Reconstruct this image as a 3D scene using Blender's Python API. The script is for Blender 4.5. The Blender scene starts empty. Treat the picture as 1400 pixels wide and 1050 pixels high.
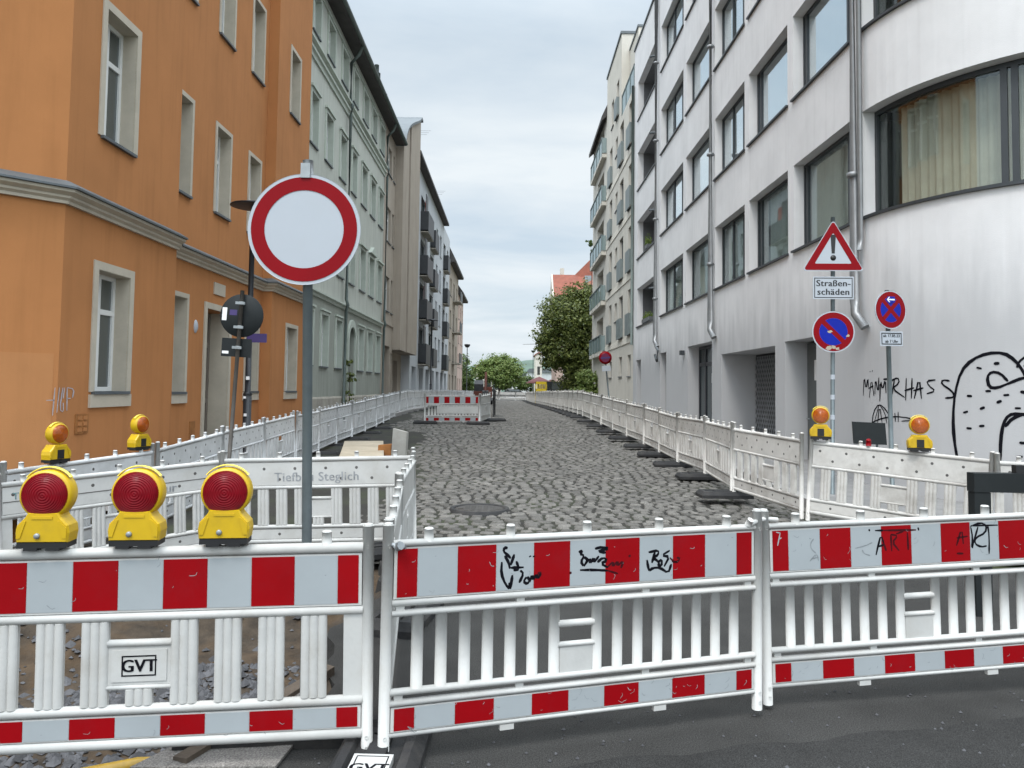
import bpy, math, random
from mathutils import Vector, Matrix
random.seed(7)
R = math.radians
sc = bpy.context.scene
COL = sc.collection
PI = math.pi

# ------------------------------------------------------------------ materials
MATS = {}
def mat(name, col, rough=.7, var=.12, scale=4., bump=0., bscale=40., grime=None, gscale=1.2, gamt=.5,
        stretch=1., metal=0., spec=.5, coat=0., island=0., obj=False):
    m = bpy.data.materials.new(name); m.use_nodes = True
    nt = m.node_tree; N = nt.nodes; L = nt.links
    b = N['Principled BSDF']
    b.inputs['Roughness'].default_value = rough
    b.inputs['Metallic'].default_value = metal
    b.inputs['Specular IOR Level'].default_value = spec
    b.inputs['Coat Weight'].default_value = coat
    if obj:
        tc = N.new('ShaderNodeTexCoord'); src = tc.outputs['Object']
    else:
        g = N.new('ShaderNodeNewGeometry'); src = g.outputs['Position']
    mp = N.new('ShaderNodeMapping'); mp.inputs['Scale'].default_value = (1, 1, 1/stretch)
    L.new(src, mp.inputs['Vector'])
    n1 = N.new('ShaderNodeTexNoise'); n1.inputs['Scale'].default_value = scale
    n1.inputs['Detail'].default_value = 6; n1.inputs['Roughness'].default_value = .62
    L.new(mp.outputs[0], n1.inputs['Vector'])
    mr = N.new('ShaderNodeMapRange'); mr.inputs[1].default_value = .3; mr.inputs[2].default_value = .7
    mr.inputs[3].default_value = 1-var; mr.inputs[4].default_value = 1+var
    L.new(n1.outputs['Fac'], mr.inputs[0])
    mx = N.new('ShaderNodeMix'); mx.data_type = 'RGBA'; mx.blend_type = 'MULTIPLY'
    mx.inputs[0].default_value = 1.
    mx.inputs[6].default_value = (*col, 1)
    L.new(mr.outputs[0], mx.inputs[7])
    out = mx.outputs[2]
    if grime:
        n2 = N.new('ShaderNodeTexNoise'); n2.inputs['Scale'].default_value = gscale
        n2.inputs['Detail'].default_value = 8; n2.inputs['Roughness'].default_value = .7
        L.new(mp.outputs[0], n2.inputs['Vector'])
        r2 = N.new('ShaderNodeMapRange'); r2.inputs[1].default_value = .48; r2.inputs[2].default_value = .72
        r2.inputs[3].default_value = 0; r2.inputs[4].default_value = gamt
        L.new(n2.outputs['Fac'], r2.inputs[0])
        m2 = N.new('ShaderNodeMix'); m2.data_type = 'RGBA'
        L.new(r2.outputs[0], m2.inputs[0]); L.new(out, m2.inputs[6]); m2.inputs[7].default_value = (*grime, 1)
        out = m2.outputs[2]
    if island:
        gi = N.new('ShaderNodeNewGeometry')
        r3 = N.new('ShaderNodeMapRange'); r3.inputs[3].default_value = 1-island; r3.inputs[4].default_value = 1+island
        L.new(gi.outputs['Random Per Island'], r3.inputs[0])
        m3 = N.new('ShaderNodeMix'); m3.data_type = 'RGBA'; m3.blend_type = 'MULTIPLY'; m3.inputs[0].default_value = 1
        L.new(out, m3.inputs[6]); L.new(r3.outputs[0], m3.inputs[7])
        out = m3.outputs[2]
    L.new(out, b.inputs['Base Color'])
    if bump:
        n4 = N.new('ShaderNodeTexNoise'); n4.inputs['Scale'].default_value = bscale; n4.inputs['Detail'].default_value = 5
        L.new(src, n4.inputs['Vector'])
        bp = N.new('ShaderNodeBump'); bp.inputs['Strength'].default_value = bump; bp.inputs['Distance'].default_value = .01
        L.new(n4.outputs['Fac'], bp.inputs['Height']); L.new(bp.outputs[0], b.inputs['Normal'])
    MATS[name] = m
    return m

def facade_mat(name, col, low=None, zlow=3.5, zfade=1.2, streak=.35, var=.07):
    """plaster with rain streaks; an optional dirtier base course colour with its own ragged upper edge"""
    m = mat(name, col, rough=.9, var=var, scale=.9, bump=.25, bscale=90., spec=.2)
    nt = m.node_tree; N = nt.nodes; L = nt.links; b = N['Principled BSDF']
    src = b.inputs['Base Color'].links[0].from_socket
    g = N.new('ShaderNodeNewGeometry'); mp = N.new('ShaderNodeMapping')
    mp.inputs['Scale'].default_value = (5, 5, .35); L.new(g.outputs['Position'], mp.inputs['Vector'])
    n = N.new('ShaderNodeTexNoise'); n.inputs['Scale'].default_value = 1.3; n.inputs['Detail'].default_value = 5
    L.new(mp.outputs[0], n.inputs['Vector'])
    r = N.new('ShaderNodeMapRange'); r.inputs[1].default_value = .5; r.inputs[2].default_value = .78
    r.inputs[3].default_value = 0; r.inputs[4].default_value = streak
    L.new(n.outputs['Fac'], r.inputs[0])
    mx = N.new('ShaderNodeMix'); mx.data_type = 'RGBA'; mx.blend_type = 'MULTIPLY'
    L.new(r.outputs[0], mx.inputs[0]); L.new(src, mx.inputs[6]); mx.inputs[7].default_value = (.42, .4, .38, 1)
    out = mx.outputs[2]
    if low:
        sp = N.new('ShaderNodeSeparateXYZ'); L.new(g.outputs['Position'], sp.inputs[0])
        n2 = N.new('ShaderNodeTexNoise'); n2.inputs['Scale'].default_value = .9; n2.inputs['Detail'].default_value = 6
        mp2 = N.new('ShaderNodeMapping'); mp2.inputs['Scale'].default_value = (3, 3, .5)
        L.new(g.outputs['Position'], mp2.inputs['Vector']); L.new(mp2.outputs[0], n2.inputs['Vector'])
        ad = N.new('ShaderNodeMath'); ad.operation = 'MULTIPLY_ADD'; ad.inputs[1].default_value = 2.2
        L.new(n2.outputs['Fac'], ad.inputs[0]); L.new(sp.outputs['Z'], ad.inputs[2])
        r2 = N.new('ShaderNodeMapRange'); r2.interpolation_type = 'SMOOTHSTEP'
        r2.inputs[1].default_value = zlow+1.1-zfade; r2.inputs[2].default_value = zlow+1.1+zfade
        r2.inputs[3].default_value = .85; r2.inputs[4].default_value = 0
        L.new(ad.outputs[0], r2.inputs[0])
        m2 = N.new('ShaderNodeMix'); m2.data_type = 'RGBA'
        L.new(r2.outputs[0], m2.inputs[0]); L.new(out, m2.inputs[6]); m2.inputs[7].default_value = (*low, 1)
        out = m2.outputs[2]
    L.new(out, b.inputs['Base Color'])
    return m

M = MATS
facade_mat('orange_plaster', (.43, .185, .070), streak=.22)
facade_mat('green_plaster', (.46, .475, .425), streak=.35)
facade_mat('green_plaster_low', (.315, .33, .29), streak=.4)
facade_mat('beige_plaster', (.37, .32, .265), streak=.3)
facade_mat('white_plaster', (.50, .52, .54), streak=.3)
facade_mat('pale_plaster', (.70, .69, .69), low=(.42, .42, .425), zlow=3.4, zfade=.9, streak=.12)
facade_mat('cream_plaster', (.57, .54, .48), streak=.2)
facade_mat('pink_plaster', (.55, .42, .36), streak=.2)
mat('cream_band', (.66, .62, .54), .85, .06)
mat('surround', (.47, .42, .34), .85, .08, 3, grime=(.25, .22, .18), gamt=.3)
mat('green_surround', (.45, .49, .43), .85, .07)
mat('stone_trim', (.36, .33, .28), .85, .12, 3, grime=(.15, .14, .12))
mat('zinc', (.11, .125, .135), .55, .2, 2, metal=.3)
mat('zinc_light', (.33, .34, .35), .45, .15, 2, metal=.5)
mat('drain_metal', (.27, .275, .28), .45, .15, 3, metal=.5)
mat('drain_dark', (.10, .125, .115), .55, .15, 3)
mat('roof_tile_dark', (.055, .05, .048), .75, .25, 3)
mat('roof_tile_red', (.21, .06, .035), .8, .2, 2)
mat('white_frame', (.72, .72, .70), .4, .05)
mat('dark_frame', (.035, .04, .045), .45, .1)
mat('grey_frame', (.12, .125, .13), .5, .1)
mat('curtain_cloth', (.60, .575, .52), .9, .1, 3)
mat('sheer_cloth', (.62, .63, .62), .9, .1, 3)
mat('blind_cloth', (.70, .74, .75), .8, .05)
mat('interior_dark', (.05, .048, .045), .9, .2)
mat('loggia_grey', (.13, .13, .135), .8, .1)
mat('door_grey', (.10, .11, .11), .55, .1)
mat('door_dark', (.02, .022, .028), .35, .1)
mat('door_brown', (.17, .145, .12), .7, .12)
mat('paper', (.8, .8, .8), .8, .03)
mat('railing_grey', (.16, .19, .19), .5, .1)
mat('balcony_dark', (.025, .027, .03), .5, .2)
mat('brown_slot', (.09, .05, .035), .7, .15)
mat('red_cloth', (.35, .05, .03), .8, .2)
mat('plastic_white', (.53, .527, .508), .45, .08, 9, bump=.06, bscale=60, spec=.35, grime=(.30, .28, .245), gscale=4.5, gamt=.5)
mat('plastic_dirty', (.60, .58, .545), .5, .1, 5, bump=.05, bscale=60, grime=(.27, .24, .205), gscale=2.2, gamt=.6)
mat('plastic_grey', (.62, .625, .625), .5, .1, 5, grime=(.30, .29, .27), gscale=2.2, gamt=.5)
mat('sheet_white', (.345, .375, .39), spec=.12, rough=.42, var=.05, scale=3, grime=(.33, .35, .36), gscale=4, gamt=.35)
mat('sheet_red', (.27, .002, .005), spec=.12, rough=.42, var=.08, scale=3, grime=(.22, .01, .015), gscale=5, gamt=.4)
mat('sheet_faded_red', (.25, .04, .05), spec=.12, rough=.5, var=.2)
mat('hole_dark', (.10, .095, .09), .8, .2)
mat('rubber', (.017, .017, .018), .75, .3, 8, bump=.4, bscale=120, grime=(.09, .08, .07), gscale=3, gamt=.45)
mat('black_plastic', (.012, .012, .013), .5, .1)
mat('lamp_yellow', (.56, .36, .006), .38, .07, 6, grime=(.38, .25, .02), gscale=9, gamt=.4)
mat('handle_yellow', (.80, .66, .10), .35, .05)
mat('lens_red', (.17, .0008, .006), .3, .2, 30, spec=.2)
mat('lens_amber', (.36, .075, .002), .25, .25, 30)
mat('steel_pole', (.15, .18, .19), .5, .15, 6, metal=.4, bump=.05)
mat('steel_pole_brown', (.10, .09, .08), .6, .2, 6, metal=.3)
mat('galvanised', (.30, .32, .33), .45, .15, 12, metal=.6)
mat('lamp_black', (.012, .014, .018), .45, .1)
mat('sign_back', (.018, .021, .022), .6, .12, 4, spec=.2)
mat('sign_white', (.43, .46, .50), spec=.12, rough=.4, var=.03, scale=2, grime=(.42, .44, .46), gscale=2.5, gamt=.3)
mat('sign_red', (.22, .002, .006), spec=.12, rough=.35, var=.05)
mat('sign_blue', (.008, .02, .30), spec=.12, rough=.35, var=.06)
mat('sign_black', (.008, .008, .009), .4, .05)
mat('sign_purple', (.13, .008, .05), .4, .05)
mat('sign_violet', (.05, .03, .14), .4, .1)
mat('ink', (.006, .006, .009), .7, .1, spec=.08)
mat('ink_faded', (.05, .006, .009), .7, .3, 30, spec=.08)
mat('ink_grey', (.22, .24, .25), .6, .3, 20)
mat('ink_teal', (.16, .26, .27), .6, .3, 20)
mat('letter_grey', (.27, .28, .29), .6, .4, 25)
mat('paint_lilac', (.44, .40, .42), .8, .2, 20)
mat('asphalt', (.043, .042, .040), .9, .22, 1.3, spec=.15, bump=.7, bscale=170, grime=(.062, .060, .057), gscale=.8, gamt=.55)
mat('asphalt_old', (.21, .195, .18), .9, .25, 5, bump=.8, bscale=90, grime=(.10, .09, .08), gscale=3)
mat('cobble', (.135, .127, .115), .7, .28, 7, bump=.35, bscale=70, spec=.25, island=.30, grime=(.085, .08, .072), gscale=1.1, gamt=.45)
mat('joint_earth', (.022, .020, .016), .95, .3, 2, bump=.6, bscale=40, grime=(.045, .06, .02), gscale=.7, gamt=.7)
mat('pavement', (.21, .205, .20), .85, .18, 3, bump=.3, bscale=60)
mat('kerb_stone', (.30, .29, .28), .8, .15, 4, bump=.2)
mat('soil', (.045, .033, .022), .95, .6, 5, bump=1., bscale=30, grime=(.11, .06, .022), gscale=1.1, gamt=.6)
mat('rubble', (.075, .075, .08), .85, .3, 9, bump=.5, bscale=50, island=.45)
mat('pipe_yellow', (.50, .30, .03), .4, .12, 9, grime=(.2, .13, .05), gscale=6)
mat('wood_board', (.42, .36, .27), .8, .15, 3, grime=(.25, .2, .14), gscale=2)
mat('concrete', (.36, .35, .32), .85, .12, 4, grime=(.22, .2, .18))
mat('rust', (.30, .12, .03), .75, .25, 6)
mat('bark', (.085, .065, .048), .9, .25, 6, bump=.8, bscale=25, stretch=3)
mat('field', (.09, .11, .05), .95, .3, .05)
mat('hill_wood', (.075, .115, .085), .95, .35, .03, grime=(.05, .085, .07), gscale=.02)
mat('plate_yellow', (.72, .52, .02), .5, .1)
mat('car_dark', (.02, .022, .028), .25, .1, coat=.8)
mat('machine_red', (.13, .035, .02), .55, .2)
mat('umbrella_red', (.10, .03, .03), .8, .1)

def speckle(name, scale, lo, hi):
    m = MATS[name]; nt = m.node_tree; N = nt.nodes; L = nt.links; b = N['Principled BSDF']
    src = b.inputs['Base Color'].links[0].from_socket
    g = N.new('ShaderNodeNewGeometry'); n = N.new('ShaderNodeTexNoise'); n.inputs['Scale'].default_value = scale; n.inputs['Detail'].default_value = 2
    L.new(g.outputs['Position'], n.inputs['Vector'])
    r = N.new('ShaderNodeMapRange'); r.inputs[1].default_value = .35; r.inputs[2].default_value = .68; r.inputs[3].default_value = lo; r.inputs[4].default_value = hi
    L.new(n.outputs['Fac'], r.inputs[0])
    mx = N.new('ShaderNodeMix'); mx.data_type = 'RGBA'; mx.blend_type = 'MULTIPLY'; mx.inputs[0].default_value = 1
    L.new(src, mx.inputs[6]); L.new(r.outputs[0], mx.inputs[7]); L.new(mx.outputs[2], b.inputs['Base Color'])
speckle('asphalt', 150, .55, 1.55); speckle('asphalt_old', 120, .6, 1.4); speckle('cobble', 60, .75, 1.25)

def leaf_mat(name, a, b):
    m = bpy.data.materials.new(name); m.use_nodes = True
    nt = m.node_tree; N = nt.nodes; L = nt.links; p = N['Principled BSDF']
    g = N.new('ShaderNodeNewGeometry'); mx = N.new('ShaderNodeMix'); mx.data_type = 'RGBA'
    L.new(g.outputs['Random Per Island'], mx.inputs[0])
    mx.inputs[6].default_value = (*a, 1); mx.inputs[7].default_value = (*b, 1)
    L.new(mx.outputs[2], p.inputs['Base Color']); p.inputs['Roughness'].default_value = .55
    t = N.new('ShaderNodeBsdfTranslucent'); L.new(mx.outputs[2], t.inputs['Color'])
    s = N.new('ShaderNodeMixShader'); s.inputs[0].default_value = .3
    L.new(p.outputs[0], s.inputs[1]); L.new(t.outputs[0], s.inputs[2])
    L.new(s.outputs[0], N['Material Output'].inputs['Surface'])
    MATS[name] = m
leaf_mat('leaf_dark', (.04, .07, .012), (.21, .24, .06))
leaf_mat('leaf_mid', (.045, .085, .018), (.14, .19, .05))
leaf_mat('leaf_bright', (.075, .135, .022), (.21, .26, .07))

def glass_mat(name, tint, refl, trans):
    """window pane: part clear, part mirror-like at an angle"""
    m = bpy.data.materials.new(name); m.use_nodes = True
    nt = m.node_tree; N = nt.nodes; L = nt.links; N.remove(N['Principled BSDF'])
    fr = N.new('ShaderNodeLayerWeight'); fr.inputs['Blend'].default_value = .45
    mr = N.new('ShaderNodeMapRange'); mr.inputs[3].default_value = refl; mr.inputs[4].default_value = min(1, refl*2.6)
    L.new(fr.outputs['Facing'], mr.inputs[0])
    gl = N.new('ShaderNodeBsdfGlossy'); gl.inputs['Roughness'].default_value = .02; gl.inputs['Color'].default_value = (.9, .97, 1, 1)
    n = N.new('ShaderNodeTexNoise'); n.inputs['Scale'].default_value = 1.1
    bp = N.new('ShaderNodeBump'); bp.inputs['Strength'].default_value = .05; bp.inputs['Distance'].default_value = .02
    gp = N.new('ShaderNodeNewGeometry'); L.new(gp.outputs['Position'], n.inputs['Vector'])
    L.new(n.outputs['Fac'], bp.inputs['Height']); L.new(bp.outputs[0], gl.inputs['Normal'])
    if trans:
        tr = N.new('ShaderNodeBsdfTransparent'); tr.inputs['Color'].default_value = (*tint, 1)
    else:
        tr = N.new('ShaderNodeBsdfDiffuse'); tr.inputs['Color'].default_value = (*tint, 1)
    s = N.new('ShaderNodeMixShader'); L.new(mr.outputs[0], s.inputs[0])
    L.new(tr.outputs[0], s.inputs[1]); L.new(gl.outputs[0], s.inputs[2])
    L.new(s.outputs[0], N['Material Output'].inputs['Surface'])
    MATS[name] = m
glass_mat('glass_clear', (.82, .86, .84), .13, True)
glass_mat('glass_sky', (.8, .84, .84), .34, True)
glass_mat('glass_shop', (.85, .87, .84), .05, True)
glass_mat('glass_dark', (.03, .035, .035), .10, False)
glass_mat('glass_curtained', (.07, .075, .072), .10, False)
glass_mat('glass_railing', (.20, .26, .26), .16, False)

# ------------------------------------------------------------------ mesh builder
class MB:
    def __init__(s):
        s.v = []; s.f = []; s.mi = []; s.sm = []; s.cur = 0; s.smooth = False
    def face(s, idx):
        s.f.append(tuple(idx)); s.mi.append(s.cur); s.sm.append(s.smooth)
    def poly(s, pts):
        n = len(s.v); s.v += [tuple(p) for p in pts]; s.face(range(n, n+len(pts)))
    def box(s, x0, x1, y0, y1, z0, z1, bev=0.):
        s.bxf(lambda a, b, c: (a, b, c), x0, x1, y0, y1, z0, z1)
    def bxf(s, fn, a0, a1, b0, b1, c0, c1, seg=1):
        """box in mapped coordinates, cut into seg slices along the first one"""
        n = len(s.v)
        for i in range(seg+1):
            a = a0+(a1-a0)*i/seg
            for b, c in ((b0, c0), (b1, c0), (b1, c1), (b0, c1)):
                s.v.append(tuple(fn(a, b, c)))
        for i in range(seg):
            o = n+4*i
            for k in range(4):
                k2 = (k+1) % 4
                s.face((o+k, o+k2, o+4+k2, o+4+k))
        s.face((n+3, n+2, n+1, n)); o = n+4*seg; s.face((o, o+1, o+2, o+3))
    def prism(s, pts, d, cap=True):
        """closed outline pts (3-D) pushed along vector d"""
        n = len(s.v); k = len(pts); d = Vector(d)
        s.v += [tuple(p) for p in pts]; s.v += [tuple(Vector(p)+d) for p in pts]
        for i in range(k):
            j = (i+1) % k; s.face((n+i, n+j, n+k+j, n+k+i))
        if cap:
            s.face(range(n+k-1, n-1, -1)); s.face(range(n+k, n+2*k))
    def tube(s, pts, r, n=8, ry=None, cap=True, closed=False):
        pts = [Vector(p) for p in pts]; m = len(pts); o = len(s.v); sm = s.smooth; s.smooth = True
        up = Vector((0, 0, 1))
        for i, p in enumerate(pts):
            a = pts[(i-1) % m] if (i > 0 or closed) else p
            b = pts[(i+1) % m] if (i < m-1 or closed) else p
            t = (b-a).normalized()
            u = t.cross(up)
            if u.length < 1e-3: u = t.cross(Vector((0, 1, 0)))
            u.normalize(); w = u.cross(t)
            rr = r[i] if isinstance(r, (list, tuple)) else r
            r2 = rr if ry is None else ry
            for k in range(n):
                an = 2*PI*k/n
                s.v.append(tuple(p+u*math.cos(an)*rr+w*math.sin(an)*r2))
        for i in range(m if closed else m-1):
            i2 = (i+1) % m
            for k in range(n):
                k2 = (k+1) % n
                s.face((o+i*n+k, o+i*n+k2, o+i2*n+k2, o+i2*n+k))
        s.smooth = False
        if cap and not closed:
            s.face([o+k for k in range(n)]); s.face([o+(m-1)*n+k for k in range(n)][::-1])
        s.smooth = sm
    def lathe(s, prof, c=(0, 0, 0), ax='z', n=24, a0=0., a1=2*PI, flat=False):
        o = len(s.v); m = len(prof); sm = s.smooth; s.smooth = not flat
        full = abs(a1-a0-2*PI) < 1e-6
        cnt = n if full else n+1
        for i in range(cnt):
            a = a0+(a1-a0)*i/n; ca, sa = math.cos(a), math.sin(a)
            for r, h in prof:
                p = (r*ca, r*sa, h) if ax == 'z' else (r*ca, h, r*sa)
                s.v.append((c[0]+p[0], c[1]+p[1], c[2]+p[2]))
        for i in range(n):
            j = (i+1) % cnt
            for k in range(m-1):
                s.face((o+i*m+k, o+j*m+k, o+j*m+k+1, o+i*m+k+1))
        s.smooth = sm
    def add_mesh(s, me, mtx):
        o = len(s.v); s.v += [tuple(mtx @ v.co) for v in me.vertices]
        for p in me.polygons: s.face([o+i for i in p.vertices])
    def build(s, name, mats, parent=None, world=True):
        me = bpy.data.meshes.new(name)
        off = Vector((0, 0, 0))
        if world and parent is not None:
            q = parent
            while q is not None:
                off += q.location; q = q.parent
        me.from_pydata([tuple(Vector(v)-off) for v in s.v], [], s.f)
        if not isinstance(mats, (list, tuple)): mats = [mats]
        for m in mats: me.materials.append(MATS[m] if isinstance(m, str) else m)
        me.polygons.foreach_set('material_index', s.mi)
        me.polygons.foreach_set('use_smooth', s.sm)
        me.update()
        o = bpy.data.objects.new(name, me); COL.objects.link(o)
        if parent is not None: o.parent = parent
        return o

def tag(o, label, cat, group=None, kind=None):
    o['label'] = label; o['category'] = cat
    if group: o['group'] = group
    if kind: o['kind'] = kind
    return o
def struct(o, kind='structure'):
    o['kind'] = kind; return o
def thing(name, loc, label, cat, group=None, rot=(0, 0, 0)):
    o = bpy.data.objects.new(name, None); COL.objects.link(o)
    o.empty_display_size = .2; o.location = loc; o.rotation_euler = rot
    return tag(o, label, cat, group)
def copy_tree(o, parent=None):
    c = o.copy(); COL.objects.link(c)
    if parent is not None: c.parent = parent
    for ch in list(o.children): copy_tree(ch, c)
    return c
_fonts = {}
def text_mesh(body, size, align='CENTER', spacing=1.0, ext=.0008):
    cu = bpy.data.curves.new('lettering', 'FONT'); cu.body = body; cu.size = size
    cu.align_x = align; cu.align_y = 'CENTER'; cu.extrude = ext; cu.space_character = spacing; cu.resolution_u = 3
    o = bpy.data.objects.new('lettering', cu); COL.objects.link(o)
    bpy.context.view_layer.update()
    me = bpy.data.meshes.new_from_object(o.evaluated_get(bpy.context.evaluated_depsgraph_get()))
    bpy.data.objects.remove(o)
    return me
def lettering(body, size, origin, ex, ez, parent, m, name='lettering', spacing=1.0, world=False, align='CENTER', bold=0):
    me = text_mesh(body, size, align, spacing)
    ex = Vector(ex).normalized(); ez = Vector(ez).normalized(); en = ex.cross(ez)
    mb = MB()
    for k in ([0] if not bold else [-bold, 0, bold]):
        mt = Matrix((ex, ez, en)).transposed().to_4x4(); mt.translation = Vector(origin)+ex*k+en*(.0002*k/(bold or 1))
        mb.add_mesh(me, mt)
    return mb.build(name, m, parent, world)
def stroke(mb, pts, w, fn):
    """flat brush stroke of width w; pts 2-D, fn maps 2-D to 3-D"""
    # smooth once
    q = [pts[0]]
    for a, b in zip(pts, pts[1:]):
        q.append((a[0]*.75+b[0]*.25, a[1]*.75+b[1]*.25)); q.append((a[0]*.25+b[0]*.75, a[1]*.25+b[1]*.75))
    q.append(pts[-1]); pts = q
    n = len(mb.v); m = len(pts)
    for i, p in enumerate(pts):
        a = pts[max(0, i-1)]; b = pts[min(m-1, i+1)]
        dx, dy = b[0]-a[0], b[1]-a[1]; l = math.hypot(dx, dy) or 1
        ww = w*(.6 if i in (0, m-1) else 1+.22*math.sin(i*1.3+p[0]*40))/2
        for sgn in (-1, 1): mb.v.append(tuple(fn(p[0]-dy/l*ww*sgn, p[1]+dx/l*ww*sgn)))
    for i in range(m-1): mb.face((n+2*i, n+2*i+1, n+2*i+3, n+2*i+2))

# ------------------------------------------------------------------ terrain profile along the street
GP = [(-60, 0), (7, 0), (8.3, .03), (9.6, .09), (11.3, .12), (14, .18), (19.5, .27), (25, .42), (30, .57), (36, .60),
      (50, .52), (73, .38), (95, .25), (130, .1), (200, -.6), (400, -2), (3000, -4)]
def g(y):
    for (a, za), (b, zb) in zip(GP, GP[1:]):
        if y <= b:
            t = (y-a)/(b-a); return za+(zb-za)*t
    return GP[-1][1]
def strip(mb, x0, x1, y0, y1, dz, step=1.2, thick=0.):
    n = max(1, int(math.ceil((y1-y0)/step)))
    X0 = x0 if callable(x0) else (lambda y: x0); X1 = x1 if callable(x1) else (lambda y: x1)
    for i in range(n):
        a = y0+(y1-y0)*i/n; b = y0+(y1-y0)*(i+1)/n
        mb.poly([(X0(a), a, g(a)+dz), (X1(a), a, g(a)+dz), (X1(b), b, g(b)+dz), (X0(b), b, g(b)+dz)])

# base ground out to the horizon (dips under the street sheets, meets them past the far barrier)
mb = MB()
ys = [-300, -60, -10, 0, 3, 6, 8, 10, 14, 20, 25, 30, 36, 50, 73, 95, 115, 130, 160, 200, 300, 400, 700, 1500, 3000]
for a, b in zip(ys, ys[1:]):
    for x0, x1 in ((-3000, -60), (-60, 60), (60, 3000)):
        mb.poly([(x0, a, g(a)-.72), (x1, a, g(a)-.72), (x1, b, g(b)-.72), (x0, b, g(b)-.72)])
struct(mb.build('ground', 'field'))

# asphalt junction in the foreground, with the ragged edge of the trench cut into it
mb = MB()
def edge_x(y): return -1.15+.10*math.sin(y*3.1)+.05*math.sin(y*8.7)-.25*max(0, 4.4-y)
y = -14.
strip(mb, -30, 30, -14, 3.55, 0., 4)
n = 24
for i in range(n):
    a = 3.55+(7.75-3.55)*i/n; b = 3.55+(7.75-3.55)*(i+1)/n
    mb.poly([(edge_x(a), a, g(a)), (30, a, g(a)), (30, b, g(b)), (edge_x(b), b, g(b))])
    mb.poly([(edge_x(a), a, g(a)), (edge_x(b), b, g(b)), (edge_x(b)-.03, b, g(b)-.16), (edge_x(a)-.03, a, g(a)-.16)])
mb.poly([(-30, 3.55, 0), (edge_x(3.55), 3.55, 0), (edge_x(3.55), 3.57, -.16), (-30, 3.57, -.16)])
strip(mb, -30, -6.0, 3.55, 10.0, 0., 4)
struct(mb.build('asphalt_road', 'asphalt'))

# darker resurfaced strip in front of the barriers, with a ragged edge
mat('asphalt_new', (.034, .0335, .0325), .92, .2, 2, bump=.6, bscale=190, spec=.12, grime=(.04, .039, .037), gscale=1.5, gamt=.35); speckle('asphalt_new', 190, .5, 1.7)
mb = MB(); n = 60; rg = random.Random(3)
for i in range(n):
    a = -2.+9*i/n; b = -2.+9*(i+1)/n
    e = lambda x: 3.60+.236*x-.02*math.sin(x*9)-.012*math.sin(x*31+1)
    mb.poly([(a, -6, .004), (b, -6, .004), (b, e(b), .004), (a, e(a), .004)])
struct(mb.build('asphalt_patch', 'asphalt_new'))
mb = MB()
for i in range(170):
    x = rg.uniform(-1, 3.6); y = rg.uniform(3.0, 4.4)+.236*x*.6; r_ = rg.choice((.004, .005, .007, .010))
    n0 = len(mb.v); 
    for k in range(5): mb.v.append((x+r_*math.cos(k*1.2566+i)*rg.uniform(.7, 1.3), y+r_*math.sin(k*1.2566+i)*rg.uniform(.7, 1.3), .004))
    mb.v.append((x, y, .005+r_*.9))
    for k in range(5): mb.face((n0+k, n0+(k+1) % 5, n0+5))
struct(mb.build('grit', 'rubble'), 'stuff')
# street beyond the far barrier
mb = MB(); strip(mb, -9, 9, 95.2, 150, .0, 6); strip(mb, -60, 60, 112, 122, .004, 5)
struct(mb.build('cross_street', 'asphalt'))

# bed of the cobbled road
mb = MB(); strip(mb, -4.6, 4.3, 7.7, 95.2, -.018, 1.)
struct(mb.build('road_bed', 'joint_earth'))

# cobblestones: every sett a little bevelled cushion, rows slightly bowed
mb = MB()
def left_edge(y):
    return -1.55-.25*math.sin(y*.8)-max(0, min(1, (y-12)/12))*1.2-max(0, min(1, (y-23)/4))*1.2
def setts(y0, y1, rowd, w0, w1, fine):
    y = y0
    while y < y1:
        d = rowd*random.uniform(.9, 1.12)
        x = left_edge(y)+random.uniform(-.25, .1)
        xr = 4.15
        while x < xr:
            w = random.uniform(w0, w1)
            bow = .10*math.sin(x*.9+y*.35)+.05*math.sin(x*2.3+y*.9)
            gap = .019
            xa, xb, ya, yb = x+gap, x+w-gap, y+bow+gap, y+bow+d-gap
            h = g(y+bow)+random.uniform(-.007, .007); t = random.uniform(-.006, .006); u = random.uniform(-.006, .006)
            j = lambda: random.uniform(-.011, .011)
            c = [(xa+j(), ya+j()), (xb+j(), ya+j()), (xb+j(), yb+j()), (xa+j(), yb+j())]
            cx, cy = (xa+xb)/2, (ya+yb)/2
            n = len(mb.v)
            if fine:
                k = .80
                for px, py in c: mb.v.append((px, py, h-.045))
                for px, py in c: mb.v.append((cx+(px-cx)*.95, cy+(py-cy)*.95, h-.012+t*(px-cx)/w*2))
                for px, py in c: mb.v.append((cx+(px-cx)*.70, cy+(py-cy)*.70, h+t*(px-cx)/w*2+u*(py-cy)/d*2))
                for q in range(4):
                    q2 = (q+1) % 4
                    mb.face((n+q, n+q2, n+4+q2, n+4+q)); mb.face((n+4+q, n+4+q2, n+8+q2, n+8+q))
                mb.face((n+8, n+9, n+10, n+11))
            else:
                for px, py in c: mb.v.append((px, py, h-.03))
                for px, py in c: mb.v.append((cx+(px-cx)*.8, cy+(py-cy)*.8, h))
                for q in range(4):
                    q2 = (q+1) % 4; mb.face((n+q, n+q2, n+4+q2, n+4+q))
                mb.face((n+4, n+5, n+6, n+7))
            x += w
        y += d
mb.smooth = True
setts(7.75, 24, .155, .15, .25, True)
setts(24, 95, .165, .17, .26, False)
struct(mb.build('cobblestone_road', 'cobble'))

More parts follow.
